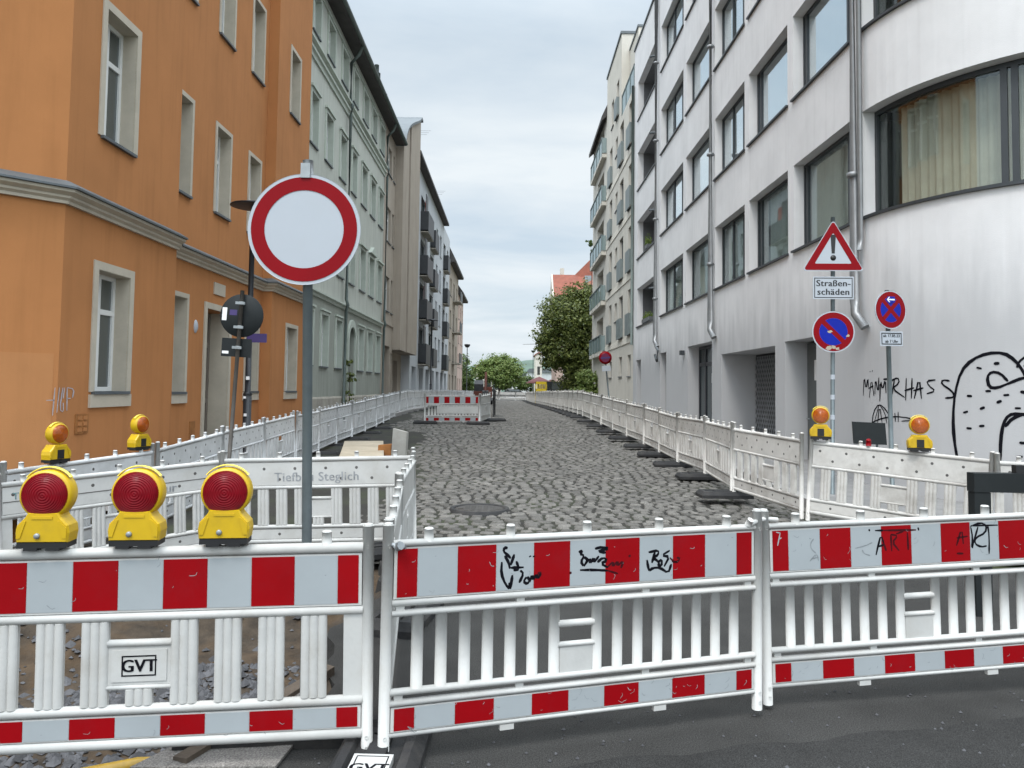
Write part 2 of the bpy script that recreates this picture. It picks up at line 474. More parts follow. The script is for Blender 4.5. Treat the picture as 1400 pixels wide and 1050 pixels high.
# dirt: trench and building strip left of the cobbles
mb = MB(); mb.smooth = True
def dirt_z(x, y):
    s = max(0, min(1, (y-3.6)/.5))*max(0, min(1, (7.9-y)/1.2))*max(0, min(1, (-1.1-x)/.5))*max(0, min(1, (x+4.3)/.5))
    from mathutils import noise
    nz = noise.noise(Vector((x*1.3, y*1.3, 0)))*.10+noise.noise(Vector((x*4, y*4, 3)))*.045
    base = g(y)-.05-.42*s
    heap = .30*math.exp(-((x+3.4)**2/.5+(y-7.0)**2/.9))
    if y > 8.2: base -= .04
    return base+nz*(1 if y < 9 else .6)+heap
nx, ny = 56, 150
xs = [-4.75+i*(3.85)/nx for i in range(nx+1)]; yy = [3.56+(j/ny)**1.6*30 for j in range(ny+1)]
o = len(mb.v)
for y in yy:
    for x in xs:
        xx = x if y > 8.1 else min(x, edge_x(y)-.012)
        mb.v.append((xx, y, dirt_z(xx, y)))
for j in range(ny):
    for i in range(nx):
        a = o+j*(nx+1)+i; mb.face((a, a+1, a+nx+2, a+nx+1))
struct(mb.build('dirt', 'soil'))
# loose broken stones in the trench: uncountable, one object
mb = MB()
def rock(x, y, z, r):
    n = len(mb.v); p = []
    for k in range(6):
        a = k*PI/3+random.uniform(-.3, .3); p.append((x+math.cos(a)*r*random.uniform(.7, 1.2), y+math.sin(a)*r*random.uniform(.7, 1.2), z+random.uniform(-.3, .2)*r))
    mb.v += p; mb.v.append((x, y, z+r*random.uniform(.4, .8))); mb.v.append((x, y, z-r*.6))
    for k in range(6):
        k2 = (k+1) % 6; mb.face((n+k, n+k2, n+6)); mb.face((n+k2, n+k, n+7))
for i in range(4200):
    if i < 3000: x = random.gauss(-2.35, .6); y = random.uniform(3.7, 6.2)
    else: x = random.uniform(-4.2, -1.2); y = random.uniform(3.7, 12)
    if x > edge_x(y)-.08 or x < -4.4: continue
    rock(x, y, dirt_z(x, y)+.005, random.choice((.012, .018, .02, .028, .035, .05)))
struct(mb.build('rubble', 'rubble'), 'stuff')
# lumps of broken old asphalt at the trench edge
mb = MB()
mb.prism([(-1.72, 3.60, -.015), (-1.05, 3.58, .006), (-.98, 4.3, .012), (-1.15, 4.75, .01), (-1.42, 4.2, -.01)], (0, 0, .014))
struct(mb.build('old_asphalt', 'asphalt_old'))

# pavements with kerbs either side
mb = MB()
strip(mb, -6.4, -4.78, 9.5, 95, .10, 2)
strip(mb, 4.35, 6.4, 9.3, 47, .12, 2); strip(mb, 4.35, 9, 47, 95, .12, 4)
strip(mb, 5.5, 30, 7.9, 9.3, .12, 2)
struct(mb.build('pavement', 'pavement'))
mb = MB()
for xa, xb, y0, y1, h in ((-4.78, -4.66, 9.5, 95, .106), (4.2, 4.35, 9.3, 95, .126)):
    n = 60
    for i in range(n):
        a = y0+(y1-y0)*i/n; b = y0+(y1-y0)*(i+1)/n-.012
        mb.prism([(xa, a, g(a)-.15), (xb, a, g(a)-.15), (xb, a, g(a)+h), (xa, a, g(a)+h)], (0, b-a, g(b)-g(a)))
struct(mb.build('kerb', 'kerb_stone'))

# hills on the horizon
mb = MB(); mb.smooth = True
n = 120; o = len(mb.v)
for j, (d, k) in enumerate(((520, 0), (640, .55), (800, 1), (1100, .8), (1500, 0))):
    for i in range(n+1):
        x = -900+1800*i/n
        h = 24+9*math.sin(x*.006+1.9)+5*math.sin(x*.019)+2*math.sin(x*.06)+1.2*math.sin(x*.21)
        mb.v.append((x*(d/800), d, -4+h*k))
for j in range(4):
    for i in range(n):
        a = o+j*(n+1)+i; mb.face((a, a+1, a+n+2, a+n+1))
struct(mb.build('hills', 'hill_wood'))

# ------------------------------------------------------------------ buildings
def lmap(X):            # wall on the left side of the street, facing +x; s runs along y
    return lambda s, n: (X+n, s)
def rmap(X):
    return lambda s, n: (X-n, s)
RC = (9.3, 12.9); RR = 3.5
def curved(s, n):       # corner house on the right: straight wall, then a round corner, then along the cross street
    if s >= 12.9: return (5.8-n, s)
    th = (12.9-s)/RR
    if th <= PI/2: return (RC[0]-(RR+n)*math.cos(th), RC[1]-(RR+n)*math.sin(th))
    return (RC[0]+(12.9-s-RR*PI/2), RC[1]-RR-n)
def orange_map(s, n):
    if s >= 10.0: return (-5.9+n, s)
    k = .70711
    return (-5.9-(10-s)*k+n*k, 10-(10-s)*k-n*k)
def W3(mp): return lambda s, n, z: (*mp(s, n), z)

def facade(mb, mp, s0, s1, z0, z1, holes, cuts=(), depth=.25, n0=0.):
    """wall skin with openings and their reveals; holes = (s0,s1,z0,z1[,depth])"""
    S = sorted({s0, s1, *cuts, *[h[0] for h in holes], *[h[1] for h in holes]})
    Z = sorted({z0, z1, *[h[2] for h in holes], *[h[3] for h in holes]})
    S = [s for s in S if s0-1e-6 <= s <= s1+1e-6]; f = W3(mp)
    for a, b in zip(S, S[1:]):
        zs = [z for z in Z]
        run = None
        for c, d in zip(zs, zs[1:]):
            inside = any(h[0]-1e-6 <= a and b <= h[1]+1e-6 and h[2]-1e-6 <= c and d <= h[3]+1e-6 for h in holes)
            if inside:
                if run is not None:
                    mb.poly([f(a, n0, run), f(b, n0, run), f(b, n0, c), f(a, n0, c)]); run = None
            elif run is None: run = c
        if run is not None: mb.poly([f(a, n0, run), f(b, n0, run), f(b, n0, z1), f(a, n0, z1)])
    for h in holes:
        a, b, c, d = h[:4]; dp = h[4] if len(h) > 4 else depth
        for s in (a, b): mb.poly([f(s, n0, c), f(s, n0, d), f(s, -dp, d), f(s, -dp, c)])
        T = [s for s in S if a-1e-6 <= s <= b+1e-6]
        for p, q in zip(T, T[1:]):
            for z in (c, d): mb.poly([f(p, n0, z), f(q, n0, z), f(q, -dp, z), f(p, -dp, z)])
def hull(mb, mp, s0, s1, z0, z1, dep, n0=0.):
    """end walls, back wall and flat top behind a straight facade"""
    f = W3(mp)
    for s in (s0, s1): mb.poly([f(s, n0, z0), f(s, n0, z1), f(s, -dep, z1), f(s, -dep, z0)])
    mb.poly([f(s0, -dep, z0), f(s1, -dep, z0), f(s1, -dep, z1), f(s0, -dep, z1)])
    mb.poly([f(s0, n0, z1), f(s1, n0, z1), f(s1, -dep, z1), f(s0, -dep, z1)])
def sweep(mb, path, prof):
    """profile (n,z) swept along a 2-D path with mitred corners; n is measured to the right-hand side of travel"""
    P = [Vector((p[0], p[1])) for p in path]; m = len(P); o = len(mb.v); k = len(prof)
    for i, p in enumerate(P):
        d0 = (P[i]-P[i-1]).normalized() if i else (P[1]-P[0]).normalized()
        d1 = (P[i+1]-P[i]).normalized() if i < m-1 else d0
        n0 = Vector((d0.y, -d0.x)); n1 = Vector((d1.y, -d1.x)); b = (n0+n1).normalized()
        sc_ = 1/max(.3, b.dot(n0))
        for n, z in prof: mb.v.append((p.x+b.x*n*sc_, p.y+b.y*n*sc_, z))
    for i in range(m-1):
        for j in range(k):
            j2 = (j+1) % k; mb.face((o+i*k+j, o+i*k+j2, o+(i+1)*k+j2, o+(i+1)*k+j))
    mb.face([o+j for j in range(k)]); mb.face([o+(m-1)*k+j for j in range(k)][::-1])

def frame_bars(mb, mp, s0, s1, z0, z1, n, w, t, vert=(), horiz=(), seg=1):
    """window frame: outer ring of width w plus vertical bars at fractions and horizontal bars at fractions, butted"""
    f = W3(mp); na, nb = n, n+t
    B = lambda a, b, c, d, sg=1: mb.bxf(lambda s, nn, z: f(s, nn, z), a, b, na, nb, c, d, sg)
    B(s0, s1, z0, z0+w, seg); B(s0, s1, z1-w, z1, seg)
    B(s0, s0+w, z0+w, z1-w); B(s1-w, s1, z0+w, z1-w)
    hz = [z0+(z1-z0)*h for h in horiz]
    for h in hz: B(s0+w, s1-w, h-w*.6, h+w*.6, seg)
    for v in vert:
        if isinstance(v, tuple): v, lo, hi = v
        else: lo, hi = 0, 1
        c = s0+(s1-s0)*v
        a = z0+w if lo == 0 else z0+(z1-z0)*lo+w*.6; b = z1-w if hi == 1 else z0+(z1-z0)*hi-w*.6
        B(c-w*.6, c+w*.6, a, b)
def window(root, mp, s0, s1, z0, z1, depth=.22, fw=.06, frame='white_frame', glass='glass_dark', vert=(), horiz=(),
           surround=None, sw=.11, sill='zinc', sillw=.05, curtain=None, cn=.12, lining=True, seg=1, label=None, cur_rng=None, proud=.02):
    f = W3(mp); e = .004
    mb = MB(); frame_bars(mb, mp, s0+e, s1-e, z0+e, z1-e, -depth, fw, .06, vert, horiz, seg)
    w = mb.build('window', frame, root)
    if label: w['label'] = label
    p = MB(); nn = -depth+.022
    p.bxf(f, s0+.02, s1-.02, nn, nn+.008, z0+.02, z1-.02, seg); p.build('pane', glass, w)
    if surround:
        q = MB(); B = lambda a, b, n0, n1, c, d: q.bxf(f, a, b, n0, n1, c, d)
        q_ = proud
        B(s0-sw, s0, -.002, q_, z0, z1+sw); B(s1, s1+sw, -.002, q_, z0, z1+sw); B(s0, s1, -.002, q_, z1, z1+sw)
        if lining:
            t = .006
            B(s0, s0+t, -depth+.06, -.002, z0, z1); B(s1-t, s1, -depth+.06, -.002, z0, z1); B(s0+t, s1-t, -depth+.06, -.002, z1-t, z1)
        q.build('surround', surround, w)
    if sill:
        q = MB(); q.bxf(f, s0-sillw, s1+sillw, -depth+.062, .055, z0-.035, z0+.007, seg); q.build('sill', sill, w)
    if curtain:
        q = MB(); q.smooth = True
        a, b = cur_rng or (0, 1)
        c0, c1 = s0+(s1-s0)*a+.03, s0+(s1-s0)*b-.03
        n = max(8, int((c1-c0)*26)); o = len(q.v)
        ph = random.random()*6
        for i in range(n+1):
            s = c0+(c1-c0)*i/n; d = -depth-cn+.035*math.sin(i*1.55+ph)+.02*math.sin(i*.61+ph)
            q.v.append(f(s, d, z0+.03)); q.v.append(f(s, d*1.0, z1-.03))
        for i in range(n): q.face((o+2*i, o+2*i+2, o+2*i+3, o+2*i+1))
        q.build('curtain', curtain, w)
    return w
def room(mb, mp, s0, s1, z0, z1, d0, d1):
    """dark room behind clear panes"""
    f = W3(mp)
    for s in (s0, s1): mb.poly([f(s, -d0, z0), f(s, -d0, z1), f(s, -d1, z1), f(s, -d1, z0)])
    for z in (z0, z1): mb.poly([f(s0, -d0, z), f(s1, -d0, z), f(s1, -d1, z), f(s0, -d1, z)])
    mb.poly([f(s0, -d1, z0), f(s1, -d1, z0), f(s1, -d1, z1), f(s0, -d1, z1)])

# ---- orange corner house
OR = thing('orange_house', (-6, 10, 0), 'orange plastered corner house with beige window surrounds, nearest on the left', 'house')
m1, m2, m3 = orange_map, lmap(-6.0), lmap(-5.76)
T0, T1 = -.3, 16.4
w1 = [(10.85, 11.76, 1.62, 3.36), (10.82, 11.70, 5.27, 7.14), (10.82, 11.70, 8.93, 10.8), (10.82, 11.70, 12.6, 14.4)]
w1c = [(7.6, 8.5, z, z+1.85) for z in (1.62, 5.27, 8.93, 12.6)]
w2 = []
for a, b in ((13.38, 14.02), (15.24, 15.97), (17.16, 17.89)):
    w2 += [(a, b, 5.2, 6.95), (a, b, 8.86, 10.62), (a, b, 12.5, 14.25)]
w2 += [(13.42, 14.07, 1.6, 3.32), (17.26, 18.08, 1.6, 3.32)]
dr = (15.0, 16.2, .2, 3.24, .45)
w3 = [(19.55, 20.45, 1.6, 3.24), (19.35, 20.12, 5.2, 6.9), (19.35, 20.12, 8.72, 10.38), (19.35, 20.12, 12.4, 14.1)]
mb = MB()
facade(mb, m1, 5.5, 13.36, T0, T1, w1+w1c, cuts=(10.0,), depth=.30)
facade(mb, m2, 13.36, 18.3, T0, T1, w2+[dr], depth=.30)
facade(mb, m3, 18.3, 21.22, T0, T1, w3, depth=.30)
mb.poly([(-5.9, 13.36, T0), (-6, 13.36, T0), (-6, 13.36, T1), (-5.9, 13.36, T1)])
mb.poly([(-5.76, 18.3, T0), (-6, 18.3, T0), (-6, 18.3, T1), (-5.76, 18.3, T1)])
e0 = orange_map(5.5, 0)
mb.poly([(e0[0], e0[1], T0), (e0[0], e0[1], T1), (-16, e0[1], T1), (-16, e0[1], T0)])
mb.poly([(-16, e0[1], T0), (-16, e0[1], T1), (-16, 21.22, T1), (-16, 21.22, T0)])
mb.poly([(-5.76, 21.22, T0), (-5.76, 21.22, T1), (-16, 21.22, T1), (-16, 21.22, T0)])
mb.build('wall', 'orange_plaster', OR)
mb = MB()
mb.poly([(e0[0]+.5, e0[1]-.5, T1), (-5.4, 9.8, T1), (-5.3, 21.22, T1), (-16, 21.22, T1), (-16, e0[1], T1)])
mb.poly([(e0[0]+.5, e0[1]-.5, T1), (-5.4, 9.8, T1), (-9.5, 14, T1+3), (-11, 12, T1+3)])
mb.poly([(-5.4, 9.8, T1), (-5.3, 21.22, T1), (-9.5, 21.22, T1+3), (-9.5, 14, T1+3)])
mb.build('roof', 'roof_tile_red', OR)
old = dict(depth=.27, fw=.065, vert=((.5, 0, .68), (.5, .68, 1)), horiz=(.68,), surround='surround', sw=.12, curtain=None)
for h in w1+w1c: window(OR, m1, *h, glass='glass_curtained', **old)
for h in w2: window(OR, m2, *h, glass='glass_dark', **{**old, 'sw': .085})
for h in w3: window(OR, m3, *h, glass='glass_dark', **{**old, 'sw': .10, 'vert': ((.5, 0, .68),)})
# plaster aprons under the ground floor sills
for mp, a, b in ((m1, 10.73, 11.88), (m2, 13.32, 14.17), (m2, 17.16, 18.18), (m3, 19.44, 20.56)):
    mb = MB(); mb.bxf(W3(mp), a, b, -.002, .035, 1.40, 1.583); mb.build('window_apron', 'surround', OR)
mb = MB(); f = W3(m2)
mb.bxf(f, 14.88, 15.0, -.002, .03, .15, 3.36); mb.bxf(f, 16.2, 16.32, -.002, .03, .15, 3.36); mb.bxf(f, 15.0, 16.2, -.002, .03, 3.24, 3.36)
for a, b in ((15.0, 15.006), (16.194, 16.2)): mb.bxf(f, a, b, -.40, -.002, .2, 3.24)
d_ = MB(); frame_bars(d_, m2, 15.01, 16.19, .2, 3.23, -.44, .09, .06, vert=((.5, 0, .78),), horiz=(.78, .4))
d0 = d_.build('door', 'door_brown', OR)
mb.build('door_surround', 'surround', d0)
p = MB(); p.bxf(f, 15.05, 16.15, -.425, -.405, .25, 3.2); p.build('door_leaf', 'door_brown', d0)
# string course: stone moulding with a metal cap, jogging with the wall
e1 = orange_map(5.5, 0)
path = [(e1[0], e1[1]), (-5.9, 10.0), (-5.9, 13.36), (-6.0, 13.361), (-6.0, 18.3), (-5.76, 18.301), (-5.76, 21.2)]
mb = MB(); mb2 = MB()
for pth, dz in (([path[0], path[1], path[2]], .10), ([(-6.0, 13.37), (-6.0, 18.3), (-5.76, 18.3), (-5.76, 21.215)], 0)):
    sweep(mb, pth, [(-.01, 3.99+dz), (.05, 3.99+dz), (.05, 4.03+dz), (.09, 4.06+dz), (.09, 4.09+dz), (.16, 4.13+dz), (.16, 4.17+dz), (-.01, 4.17+dz)])
    sweep(mb2, pth, [(-.01, 4.173+dz), (.20, 4.173+dz), (.20, 4.20+dz), (.05, 4.29+dz), (-.01, 4.31+dz)])
mb.build('string_course', 'surround', OR); mb2.build('string_course_cap', 'zinc', OR)
mb = MB(); mb.bxf(f, 15.32, 15.9, -.002, .025, 3.56, 3.80); pl = mb.build('plaque', 'surround', OR)
mb = MB(); mb.lathe([(0, .04), (.05, .035), (.08, .012), (.085, 0)], (0, 0, 0), n=16)
mb.v = [(-5.998+z, 14.5+x*.9, 2.84+y*1.5) for x, y, z in mb.v]; mb.build('house_lamp', 'sign_white', OR)
mb = MB(); mb.bxf(W3(m1), 10.42, 10.74, -.002, .015, 1.05, 1.32); ub = mb.build('utility_hatch', 'rust', OR)
mb = MB()
for i in range(3):
    for j in range(2): mb.bxf(W3(m1), 10.47+j*.13, 10.56+j*.13, .015, .025, 1.08+i*.08, 1.13+i*.08)
mb.build('hatch_relief', 'orange_plaster', ub)
mb = MB(); mb.bxf(f, 14.38, 14.62, -.002, .012, .5, 1.05); mb.build('meter_hatch', 'rust', OR)
# repainted field low on the cut corner
facade_mat('orange_repaint', (.45, .205, .083), streak=.15)
mb = MB(); mb.bxf(W3(m1), 6.2, 9.94, -.001, .003, .25, 2.12); mb.build('paint_patch', 'orange_repaint', OR)
# sprayed tag on the corner
mb = MB(); P = lambda a, b: (-5.894, 9.83+a*.75, 1.32+b*.36)
for st in ([(.14, 1.0), (.10, .0)], [(-.10, .55), (.14, .55)], [(.27, 1.), (.22, .1)], [(.37, 1), (.30, .2), (.42, .1), (.40, .45)], [(.42, 1), (.39, .6)], [(.50, 1), (.52, .15)], [(.50, 1), (.72, .95), (.68, .62)], [(.52, .6), (.62, .6)]):
    stroke(mb, st, .035, lambda a, b: P(a, b))
mb.build('graffiti', 'paint_lilac', OR)

# ---- green-grey tenement
GR = thing('green_house', (-6, 28, 0), 'pale green tenement house with dark eaves and two drainpipes, behind the orange house', 'house')
gm = lmap(-6.0)
cols = [(22.15, 22.95), (23.95, 24.85), (25.98, 26.88), (27.92, 28.74), (29.78, 30.82), (31.70, 32.76), (33.68, 34.72)]
rows = [(5.52, 7.15), (8.9, 10.42), (12.28, 13.45)]
holes = []
for i, (a, b) in enumerate(cols):
    for c, d in rows: holes.append((a, b, c, d))
    if i != 3: holes.append((a, b, 2.36, 4.0))
gd = (28.0, 29.1, .4, 3.95, .4)
mb = MB(); lo = MB()
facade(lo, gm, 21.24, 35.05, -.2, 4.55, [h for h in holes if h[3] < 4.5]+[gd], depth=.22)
facade(mb, gm, 21.24, 35.05, 4.55, 13.95, [h for h in holes if h[3] > 4.5], depth=.22)
hull(mb, gm, 21.24, 35.05, -.2, 13.95, 10)
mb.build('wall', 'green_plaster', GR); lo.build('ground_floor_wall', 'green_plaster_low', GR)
for h in holes:
    gf = h[2] < 3
    window(GR, gm, *h, depth=.2, fw=.06, frame='white_frame', glass='glass_dark', vert=(.5,), horiz=(.66,), surround='green_surround', sw=.10, sill='zinc', proud=.045)
def hood(*a):
    mb = MB(); mb.bxf(W3(gm), *a); mb.build('window_hood', 'green_surround', GR)
for i, (a, b) in enumerate(cols):
    c = (a+b)/2
    if i in (3, 5):   # pediments on the first floor
        mb = MB(); mb.prism([(-5.998, a-.18, 7.29), (-5.998, b+.18, 7.29), (-5.998, c, 7.62)], (.14, 0, 0)); mb.build('window_hood', 'green_surround', GR)
    else: hood(a-.16, b+.16, -.002, .12, 7.26, 7.34)
    hood(a-.14, b+.14, -.002, .10, 10.53, 10.60); hood(a-.14, b+.14, -.002, .08, 13.56, 13.61)
    if i != 3: hood(a-.14, b+.14, -.002, .09, 4.11, 4.17)
P_ = [(-6, 21.25), (-6, 35.04)]
mb = MB(); sweep(mb, P_, [(-.01, 4.46), (.05, 4.46), (.06, 4.54), (.14, 4.58), (.14, 4.64), (-.01, 4.70)])
sweep(mb, P_, [(-.01, 11.42), (.05, 11.42), (.06, 11.55), (.12, 11.58), (.12, 11.64), (.07, 11.66), (.07, 11.76), (.18, 11.80), (.18, 11.86), (-.01, 11.92)])
sweep(mb, P_, [(-.01, 13.62), (.05, 13.62), (.05, 13.68), (-.01, 13.70)])
mb.build('string_course', 'green_surround', GR)
mb = MB(); sweep(mb, P_, [(-.01, -.2), (.05, -.2), (.05, 1.34), (.02, 1.40), (-.01, 1.40)]); mb.build('plinth', 'stone_trim', GR)
mb = MB()
sweep(mb, [(-6, 21.2), (-6, 38.2)], [(-.3, 13.96), (.42, 13.90), (.50, 13.93), (.50, 14.08), (.2, 14.25), (-.3, 14.6)])
mb.build('eaves', 'roof_tile_dark', GR)
mb = MB()
mb.prism([(-5.62, 21.2, 14.1), (-11, 21.2, 17.4), (-16, 21.2, 14.1)], (0, 17.0, 0))
rf = mb.build('roof', 'roof_tile_dark', GR)
mb = MB(); mb.tube([(-5.46, 21.2, 13.98), (-5.46, 38.2, 13.98)], .075, 8); mb.build('gutter', 'drain_dark', GR)
mb = MB()
for y, h in ((33.3, 1.5), (33.7, 1.3), (35.6, 1.1)): mb.tube([(-6.15, y, 14.2), (-6.15, y, 14.45+h)], .10, 6)
mb.build('roof_pipe', 'drain_dark', rf)
for y in (26.95, 35.0):
    mb = MB(); mb.tube([(-5.5, y, 13.9), (-5.62, y, 13.6), (-5.88, y, 13.3), (-5.88, y, 11.9), (-5.80, y, 11.75), (-5.86, y, 11.4), (-5.86, y, 4.8), (-5.80, y, 4.6), (-5.86, y, 4.4), (-5.86, y, .3)], .06, 8)
    mb.build('drainpipe', 'drain_dark', GR)
d_ = MB(); frame_bars(d_, gm, 28.0, 29.1, .4, 3.95, -.38, .08, .06, vert=(.5,), horiz=(.74,)); d1 = d_.build('door', 'door_dark', GR)
p = MB(); p.bxf(W3(gm), 28.04, 29.06, -.36, -.345, .44, 3.9); p.build('door_leaf', 'drain_dark', d1)
q = MB(); n = 12; o = []
outer = [(-5.998, 28.55+.72*math.cos(PI*i/n), 3.5+.72*math.sin(PI*i/n)) for i in range(n+1)]
inner = [(-5.998, 28.55+.55*math.cos(PI*i/n), 3.5+.45*math.sin(PI*i/n)) for i in range(n+1)]
for i in range(n): q.prism([outer[i], outer[i+1], inner[i+1], inner[i]], (.07, 0, 0))
for a, b in ((27.83, 28.0), (29.1, 29.27)): q.bxf(W3(gm), a, b, -.002, .068, 1.42, 3.5)
q.build('door_surround', 'green_surround', d1)

# ---- beige house with the overhanging vaulted front
BE = thing('beige_house', (-6, 40, 0), 'narrow beige house with dark vertical slot and curved vault roof, beyond the green tenement', 'house')
bm_ = lmap(-6.0)
bh = []
for a, b in ((36.05, 37.1), (37.55, 38.1)):
    for c, d in ((5.35, 7.0), (8.65, 10.3), (11.9, 13.2)): bh.append((a, b, c, d))
bg = [(36.1, 37.6, .4, 3.7, .7), (37.85, 38.25, .4, 3.4, .3)]
mb = MB(); facade(mb, bm_, 35.06, 38.3, -.2, 13.95, bh+bg, depth=.2); hull(mb, bm_, 35.06, 38.3, -.2, 13.95, 9.5)
for a, b in ((38.3, 45.0),): # recessed ground floor
    facade(mb, lmap(-6.5), a, b, -.2, 3.75, [(39.2, 41.0, .5, 3.2, .3), (42.0, 43.6, .5, 3.2, .3)])
V = [(38.3, 3.72), (45.0, 3.55), (45.0, 17.5)]
nn_ = 14
prof = [(38.3+6.2*(1-math.cos(PI/2*i/nn_))*1.0, 14.0+3.5*math.sin(PI/2*i/nn_)) for i in range(nn_+1)]
prof = [(44.6-(44.6-38.3)*math.cos(PI/2*i/nn_)**1.25, 13.9+3.6*(i/nn_)**1.0*(1 if i < nn_ else 1)) for i in range(nn_+1)]
slot = (40.35, 41.0)
def front(a, b, zb):
    pts = [(-5.6, a, zb), (-5.6, b, zb)]
    top = [(y, z) for y, z in prof if a < y < b]
    zt = lambda y: next((z0+(z1-z0)*(y-y0)/(y1-y0+1e-9) for (y0, z0), (y1, z1) in zip(prof, prof[1:]) if y0 <= y <= y1), prof[-1][1])
    pts.append((-5.6, b, zt(b))); pts += [(-5.6, y, z) for y, z in reversed(top)]; pts.append((-5.6, a, zt(a)))
    return pts
mb.prism(front(38.3, slot[0], 3.6), (-9, 0, 0)); mb.prism(front(slot[1], 45.0, 3.6), (-9, 0, 0))
mb.build('wall', 'beige_plaster', BE)
sl = MB(); q_ = [(x-.12, y, z) for x, y, z in front(slot[0], slot[1], 3.62)]
sl.prism(q_, (-.3, 0, 0)); sl.build('window_slot', 'brown_slot', BE)
mb = MB()
pp = [(-5.48, y, z+.02) for y, z in prof]+[(-5.48, 45.15, 17.52)]; pb = [(x, y, z+.14) for x, y, z in reversed(pp)]
mb.prism(pp+pb, (-9.2, 0, 0)); mb.build('roof', 'zinc', BE)
for h in bh: window(BE, bm_, *h, depth=.18, fw=.06, vert=(.5,), horiz=(.68,), sill='zinc')
p = MB(); p.bxf(W3(bm_), 36.12, 37.58, -.66, -.62, .42, 3.68); p.bxf(W3(bm_), 37.86, 38.24, -.28, -.25, .42, 3.38)
p.bxf(W3(lmap(-6.5)), 39.22, 40.98, -.28, -.24, .5, 3.18); p.bxf(W3(lmap(-6.5)), 42.02, 43.58, -.28, -.24, .5, 3.18)
p.build('door', 'brown_slot', BE)
mb = MB(); sweep(mb, [(-6, 35.1), (-6, 38.28)], [(-.01, 4.7), (.06, 4.7), (.06, 4.8), (-.01, 4.82)]); mb.build('string_course', 'beige_plaster', BE)

# ---- long white block with dark balconies
WH = thing('white_block', (-6, 58, 0), 'long white apartment block with stacked dark balconies, far along the left side', 'apartment building')
wm = lmap(-6.0)
wh = []
for c in (3.9, 6.75, 9.6, 12.45):
    for a, b in ((46.2, 47.6), (49.2, 52.2), (55.0, 57.5), (59.4, 60.6), (62.2, 63.6), (65.5, 67.6), (69.0, 70.4)):
        big = a in (49.2, 55.0, 65.5)
        wh.append((a, b, c-.55 if big else c, c+1.75))
wg = [(46.0+i*3.7, 48.2+i*3.7, .3, 3.0, .8) for i in range(7)]
mb = MB(); facade(mb, wm, 45.02, 72, -.2, 15.6, wh+wg, depth=.25); hull(mb, wm, 45.02, 72, -.2, 15.6, 10); mb.build('wall', 'white_plaster', WH)
for h in wh: window(WH, wm, *h, depth=.2, fw=.07, frame='dark_frame', glass='glass_dark', vert=(.5,), sill='zinc_light')
p = MB()
for h in wg: p.bxf(W3(wm), h[0]+.02, h[1]-.02, -.78, -.74, h[2], h[3]-.02)
p.build('ground_floor_door', 'door_dark', WH)
for c in (3.9, 6.75, 9.6, 12.45):
    for a, b, d in ((49.0, 52.4, .50), (54.9, 57.6, .38), (65.4, 67.7, .42)):
        q = MB(); f = W3(wm); z = c-.72
        q.bxf(f, a, b, .001, d, z, z+.14)
        bal = q.build('balcony', 'stone_trim', WH)
        q = MB(); q.bxf(f, a, b, d-.05, d+.02, z+.05, z+1.35); q.bxf(f, a, a+.05, .001, d-.05, z+.05, z+1.35); q.bxf(f, b-.05, b, .001, d-.05, z+.14, z+1.35)
        q.build('parapet', 'balcony_dark', bal)
        if a == 49.0:
            q = MB(); q.bxf(f, a+.1, a+1.2, .3, .34, z+1.3, z+2.5); q.build('privacy_screen', 'balcony_dark', bal)
        if a == 49.0 and c in (6.75, 12.45):
            q = MB(); q.bxf(f, a+1.6, a+2.5, .1, .16, z+1.2, z+2.4); q.build('awning', 'red_cloth', bal)
mb = MB(); mb.prism([(-5.55, 45.02, 15.62), (-5.55, 45.02, 15.8), (-7.5, 45.02, 17.0), (-14, 45.02, 17.0), (-14, 45.02, 15.62)], (0, 20.5, 0)); wr = mb.build('roof', 'roof_tile_dark', WH)
for y, z in ((46.8, 17.6), (57.5, 16.6)):
    mb = MB(); mb.tube([(-5.9, y, 15.8), (-5.9, y, z)], .025, 6)
    for k in range(3): mb.tube([(-6.2+.1*k, y-.05*k, z-.14*k), (-5.2-.12*k, y-.05*k, z-.14*k)], .008, 4)
    mb.build('aerial', 'zinc', wr)

# ---- two older houses closing the left side
def far_house(name, y0, y1, zt, wallm, label, X=-6.0, floors=4, win=3, mans=1.2, balc=False):
    r = thing(name, (X, (y0+y1)/2, 0), label, 'house')
    mp = lmap(X); hs = []; fh = (zt-1.2)/floors; st = (y1-y0)/win
    for i in range(floors):
        for k in range(win): hs.append((y0+st*(k+.3), y0+st*(k+.7), 1.3+fh*i, 1.3+fh*i+fh*.55))
    mb = MB(); facade(mb, mp, y0, y1, -.4, zt, hs, depth=.2); hull(mb, mp, y0, y1, -.4, zt, 9); mb.build('wall', wallm, r)
    for h in hs: window(r, mp, *h, depth=.18, fw=.07, vert=(.5,), sill='zinc')
    mb = MB(); mb.prism([(X+.55, y0-.1, zt), (X+.6, y0-.1, zt+.2), (X-.4, y0-.1, zt+mans*2), (X-4.5, y0-.1, zt+mans*2.6), (X-9, y0-.1, zt)], (0, y1-y0+.2, 0)); mb.build('roof', 'roof_tile_dark', r)
    if balc:
        for i in range(1, floors):
            q = MB(); z = 1.0+fh*i; q.bxf(W3(mp), y0+st*1.1, y0+st*1.9, .001, .8, z, z+.12); b = q.build('balcony', 'stone_trim', r)
            q = MB(); q.bxf(W3(mp), y0+st*1.1, y0+st*1.9, .74, .8, z+.12, z+1.1); q.build('parapet', 'balcony_dark', b)
far_house('old_house', 72.05, 84, 13.6, 'beige_plaster', 'brown old house with mansard roof and dark balconies, after the white block on the left', balc=True, mans=1.1)
far_house('old_house', 84.3, 93, 12.0, 'pink_plaster', 'last and lowest old house at the far end of the left row', mans=.8)

